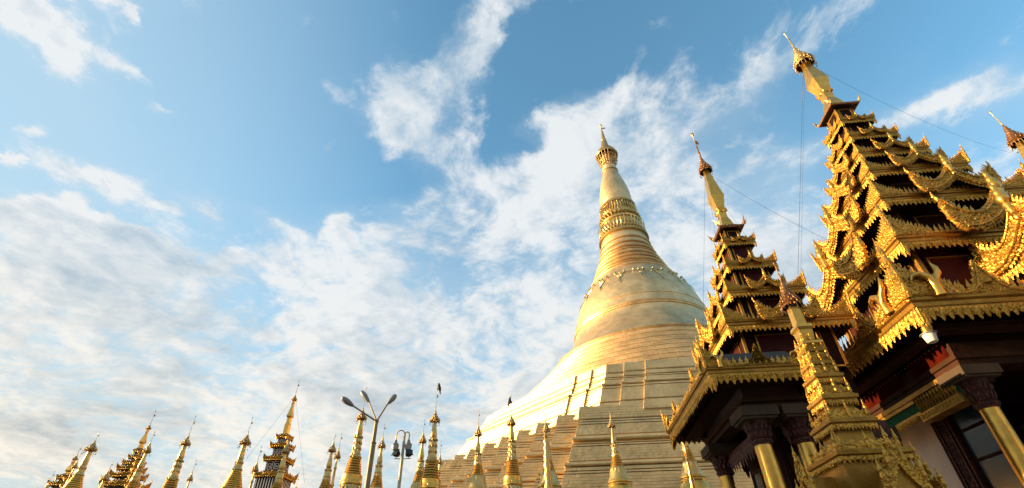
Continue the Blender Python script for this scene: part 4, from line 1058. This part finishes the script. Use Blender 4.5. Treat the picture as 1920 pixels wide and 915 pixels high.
# ------------------------------------------------------------------ lamps
def street_lamp():
    d = 22.0; P = at(706, 790, d); X, Y, Zt = P
    root = empty('street_lamp', (X, Y, 0), 'tall ochre street lamp post with three grey lamp heads on splayed arms', 'street lamp')
    mb = MB(); zj = zaxis(X, Y, 832)
    lathe(mb, [(.16, 0), (.16, .4), (.115, .5), (.11, zj), (.13, zj+.01), (.13, zj+.06), (.085, zj+.08), (.08, Zt-.05), (.1, Zt-.04), (.1, Zt+.06), (.03, Zt+.09)], 16)
    mb.build('post', PAINT, root, 40)
    for (a, b, c, off) in (((640, 745), (662, 761), 0, -.5), ((677, 733), (692, 754), 0, .9), ((743, 740), (727, 757), 0, .2)):
        B = at(*b, d+off)-np.array([X, Y, 0]); A_ = at(*a, d+off*1.25)-np.array([X, Y, 0])
        am = MB(); tube(am, [(0, 0, Zt), tuple(B)], [.04, .035], 8); arm = am.build('lamp_arm', PAINT, root, 60)
        h = MB(); ax = Vector(A_)-Vector(B); L = ax.length
        M = Matrix.Translation(Vector(B))@ax.to_track_quat('Z', 'Y').to_matrix().to_4x4()
        lathe(h, [(.045, -.08), (.06, -.02), (.10, .06*L), (.15, .25*L), (.19, .5*L), (.185, .72*L), (.14, .9*L), (.06, .98*L), (.01, L)], 16, M@SCL((.84, .68, 1)))
        ho = h.build('lamp_head', LAMP, root, 50)
        g = MB(); lathe(g, [(.02, .22*L), (.11, .32*L), (.14, .55*L), (.12, .78*L), (.02, .9*L)], 12, M@Matrix.Translation((0, 0, 0))@SCL((.78, .98, 1)))
        g.build('lamp_lens', LENS, ho, 50)
street_lamp()
def flood_pole():
    d = 23.0; P = at(759, 813, d); X, Y, Zt = P
    root = empty('floodlight_pole', (X, Y, 0), 'cream pole with two hooked lanterns above two boxy floodlights', 'lamp post')
    mb = MB(); lathe(mb, [(.12, 0), (.12, .4), (.085, .45), (.07, Zt-1.2), (.055, Zt)], 12); mb.build('post', CREAM, root, 40)
    px = project((X, Y, Zt))[2]/FPX
    r_ = Vector(CR.tolist()); r_.z = 0; r_.normalize()
    for s, L in ((-1, 15), (1, 9)):
        am = MB(); rr = L*px/2; c = Vector((0, 0, Zt-.05))
        pts = [c+r_*s*(rr-rr*math.cos(t))+Vector((0, 0, rr*1.1*math.sin(t))) for t in np.linspace(0, math.pi, 10)]
        pts.append(pts[-1]+Vector((0, 0, -9*px))); tube(am, pts, .028, 6); arm = am.build('hooked_arm', CREAM, root, 60)
        e = pts[-1]; ln = MB()
        lathe(ln, [(.01, 0), (.06, -.02), (.07, -.12), (.17, -.24), (.17, -.28)], 12, Matrix.Translation(e), cap=False); l = ln.build('lantern', LAMP, root, 40)
        gl = MB(); lathe(gl, [(.155, -.25), (.16, -.36), (.13, -.47), (.02, -.52)][::-1], 12, Matrix.Translation(e)); gl.build('lantern_globe', LENS, l, 50)
    zf = zaxis(X, Y, 850)
    b = MB(); tube(b, [tuple(r_*-.36+Vector((0, 0, zf-.24))), tuple(r_*.40+Vector((0, 0, zf-.24)))], .02, 6); b.build('cross_bar', CREAM, root)
    for s in (-1, 1):
        f = MB(); M = Matrix.Translation(r_*s*.27+Vector((0, 0, zf-.02)))@ROTZ(.55*s+.1)@Matrix.Rotation(R(-28), 4, 'X')@SCL(.58)
        V = [(-.28, -.2, -.22), (.28, -.2, -.22), (.28, -.2, .22), (-.28, -.2, .22), (-.17, .22, -.13), (.17, .22, -.13), (.17, .22, .13), (-.17, .22, .13)]
        f.add(V, [(0, 1, 2, 3), (4, 7, 6, 5), (0, 4, 5, 1), (1, 5, 6, 2), (2, 6, 7, 3), (3, 7, 4, 0)], M)
        box(f, -.32, -.22, -.26, .32, -.18, -.22, 0, M); box(f, -.32, -.22, .22, .32, -.18, .26, 0, M)
        fo = f.build('floodlight', IRON, root)
        g = MB(); box(g, -.25, -.215, -.2, .25, -.202, .2, 0, M); g.build('floodlight_glass', PANE, fo)
        br = MB(); tube(br, [tuple(r_*s*.27+Vector((0, 0, zf-.24))), tuple(M@Vector((0, .05, -.2)))], .02, 5); br.build('bracket', CREAM, fo)
flood_pole()
def corner_lamp():
    P = at(1743, 630, 14.15); root = empty('eave_lamp', tuple(P), 'white enamel lamp drum hanging under the near corner of the tallest pavilion', 'lamp')
    mb = MB(); lathe(mb, [(.0, -.25), (.15, -.25), (.17, -.22), (.215, .05), (.20, .07)], 24); d = mb.build('lamp_drum', LAMPW, root, 40); root.scale = (.64,)*3
    mb = MB(); lathe(mb, [(.215, .05), (.27, .06), (.275, .085), (.25, .10), (.17, .10)], 24); mb.build('rim', LAMP, root, 40)
    mb = MB(); lathe(mb, [(.13, .10), (.14, .14), (.13, .34), (.09, .36), (.03, .5)], 16); mb.build('neck', GOLDB, root, 40)
corner_lamp()

# ------------------------------------------------------------------ crows
def crow(tip, u, d, flip, label):
    P = at(tip[0]+.5, tip[1]+u, d); me = bpy.data.meshes.new('crow')
    pts = [(0, 0, .16), (.10, 0, .23), (.16, 0, .31), (.22, 0, .33), (.29, 0, .315), (-.12, 0, .10), (-.28, 0, .0), (-.42, 0, -.07), (-.05, .07, .16), (-.2, .09, .06), (-.05, -.07, .16), (-.2, -.09, .06), (.02, .03, .05), (.03, .03, -.02), (.02, -.03, .05), (.03, -.03, -.02)]
    ed = [(0, 1), (1, 2), (2, 3), (3, 4), (0, 5), (5, 6), (6, 7), (0, 8), (8, 9), (0, 10), (10, 11), (0, 12), (12, 13), (0, 14), (14, 15)]
    rad = [.10, .085, .07, .04, .008, .08, .045, .03, .05, .02, .05, .02, .02, .012, .02, .012]
    me.from_pydata(pts, ed, []); o = bpy.data.objects.new('crow', me); COL.objects.link(o)
    sk = o.modifiers.new('skin', 'SKIN'); 
    for i, r in enumerate(rad): me.skin_vertices[0].data[i].radius = (r, r)
    me.skin_vertices[0].data[0].use_root = True
    sb = o.modifiers.new('sub', 'SUBSURF'); sb.levels = 1; sb.render_levels = 1
    me.materials.append(BIRD); o.location = P; o.rotation_euler = (0, -.75, flip); o.scale = (.85,)*3
    dg = bpy.context.evaluated_depsgraph_get(); m2 = bpy.data.meshes.new_from_object(o.evaluated_get(dg)); o.modifiers.clear(); o.data = m2
    tag(o, label, 'bird', 'crows perched on the stupa rods')
crow((820, 727), 4, 23, 2.6, 'black crow on the tip of the tall stupa beside the floodlight pole')
crow((958, 740), 17, 24, .5, 'black crow halfway up the rod of the ringed stupa before the terraces')

# ------------------------------------------------------------------ wires
def wire(pts, r, label, sag=0.0):
    A_, B = Vector(pts[0]), Vector(pts[-1]); P = [Vector(p) for p in pts]
    if len(P) == 2 and sag:
        P = [A_.lerp(B, t)+Vector((0, 0, -sag*4*t*(1-t))) for t in np.linspace(0, 1, 17)]
    mb = MB(); tube(mb, [tuple(p-A_) for p in P], r*.6, 4); o = mb.build('wire', IRON); o.location = A_
    tag(o, label, 'wire', 'stay wires between the spires')
wire([at(1506, 128, 20.4), at(1495, 560, 17.5)], .010, 'long thin wire dropping from the umbrella of the tallest spire to the mid pavilion', .0)
wire([at(1509, 130, 20.4), at(1501, 540, 17.0)], .006, 'second fainter wire dropping close beside the first from the tallest spire', .0)
wire([at(1530, 128, 20.6), at(1908, 290, 36.2)], .008, 'thin wire sagging from the tallest spire to the finial at the right edge', .9)
wire([at(1335, 330, 15.6), at(1562, 455, 18.0)], .009, 'thin wire stretched from the mid pavilion spire to the tallest pavilion', .15)
wire([at(1322, 335, 15.6), at(1318, 610, 13.2)], .008, 'wire hanging straight down from the mid pavilion umbrella', .0)
wire([at(1327, 340, 15.6), at(1344, 460, 15.2)], .006, 'short slanted wire left of the mid pavilion spire', .0)
wire([at(1358, 385, 15.6), at(1398, 442, 15.2)], .006, 'short wire right of the mid pavilion spire', .0)
wire([at(546, 752, 42), at(462, 860, 34)], .012, 'faint stay wire running left from the white-patterned tiered tower', .0)
wire([at(555, 752, 42), at(571, 905, 36)], .012, 'faint stay wire running down right from the white-patterned tiered tower', .0)
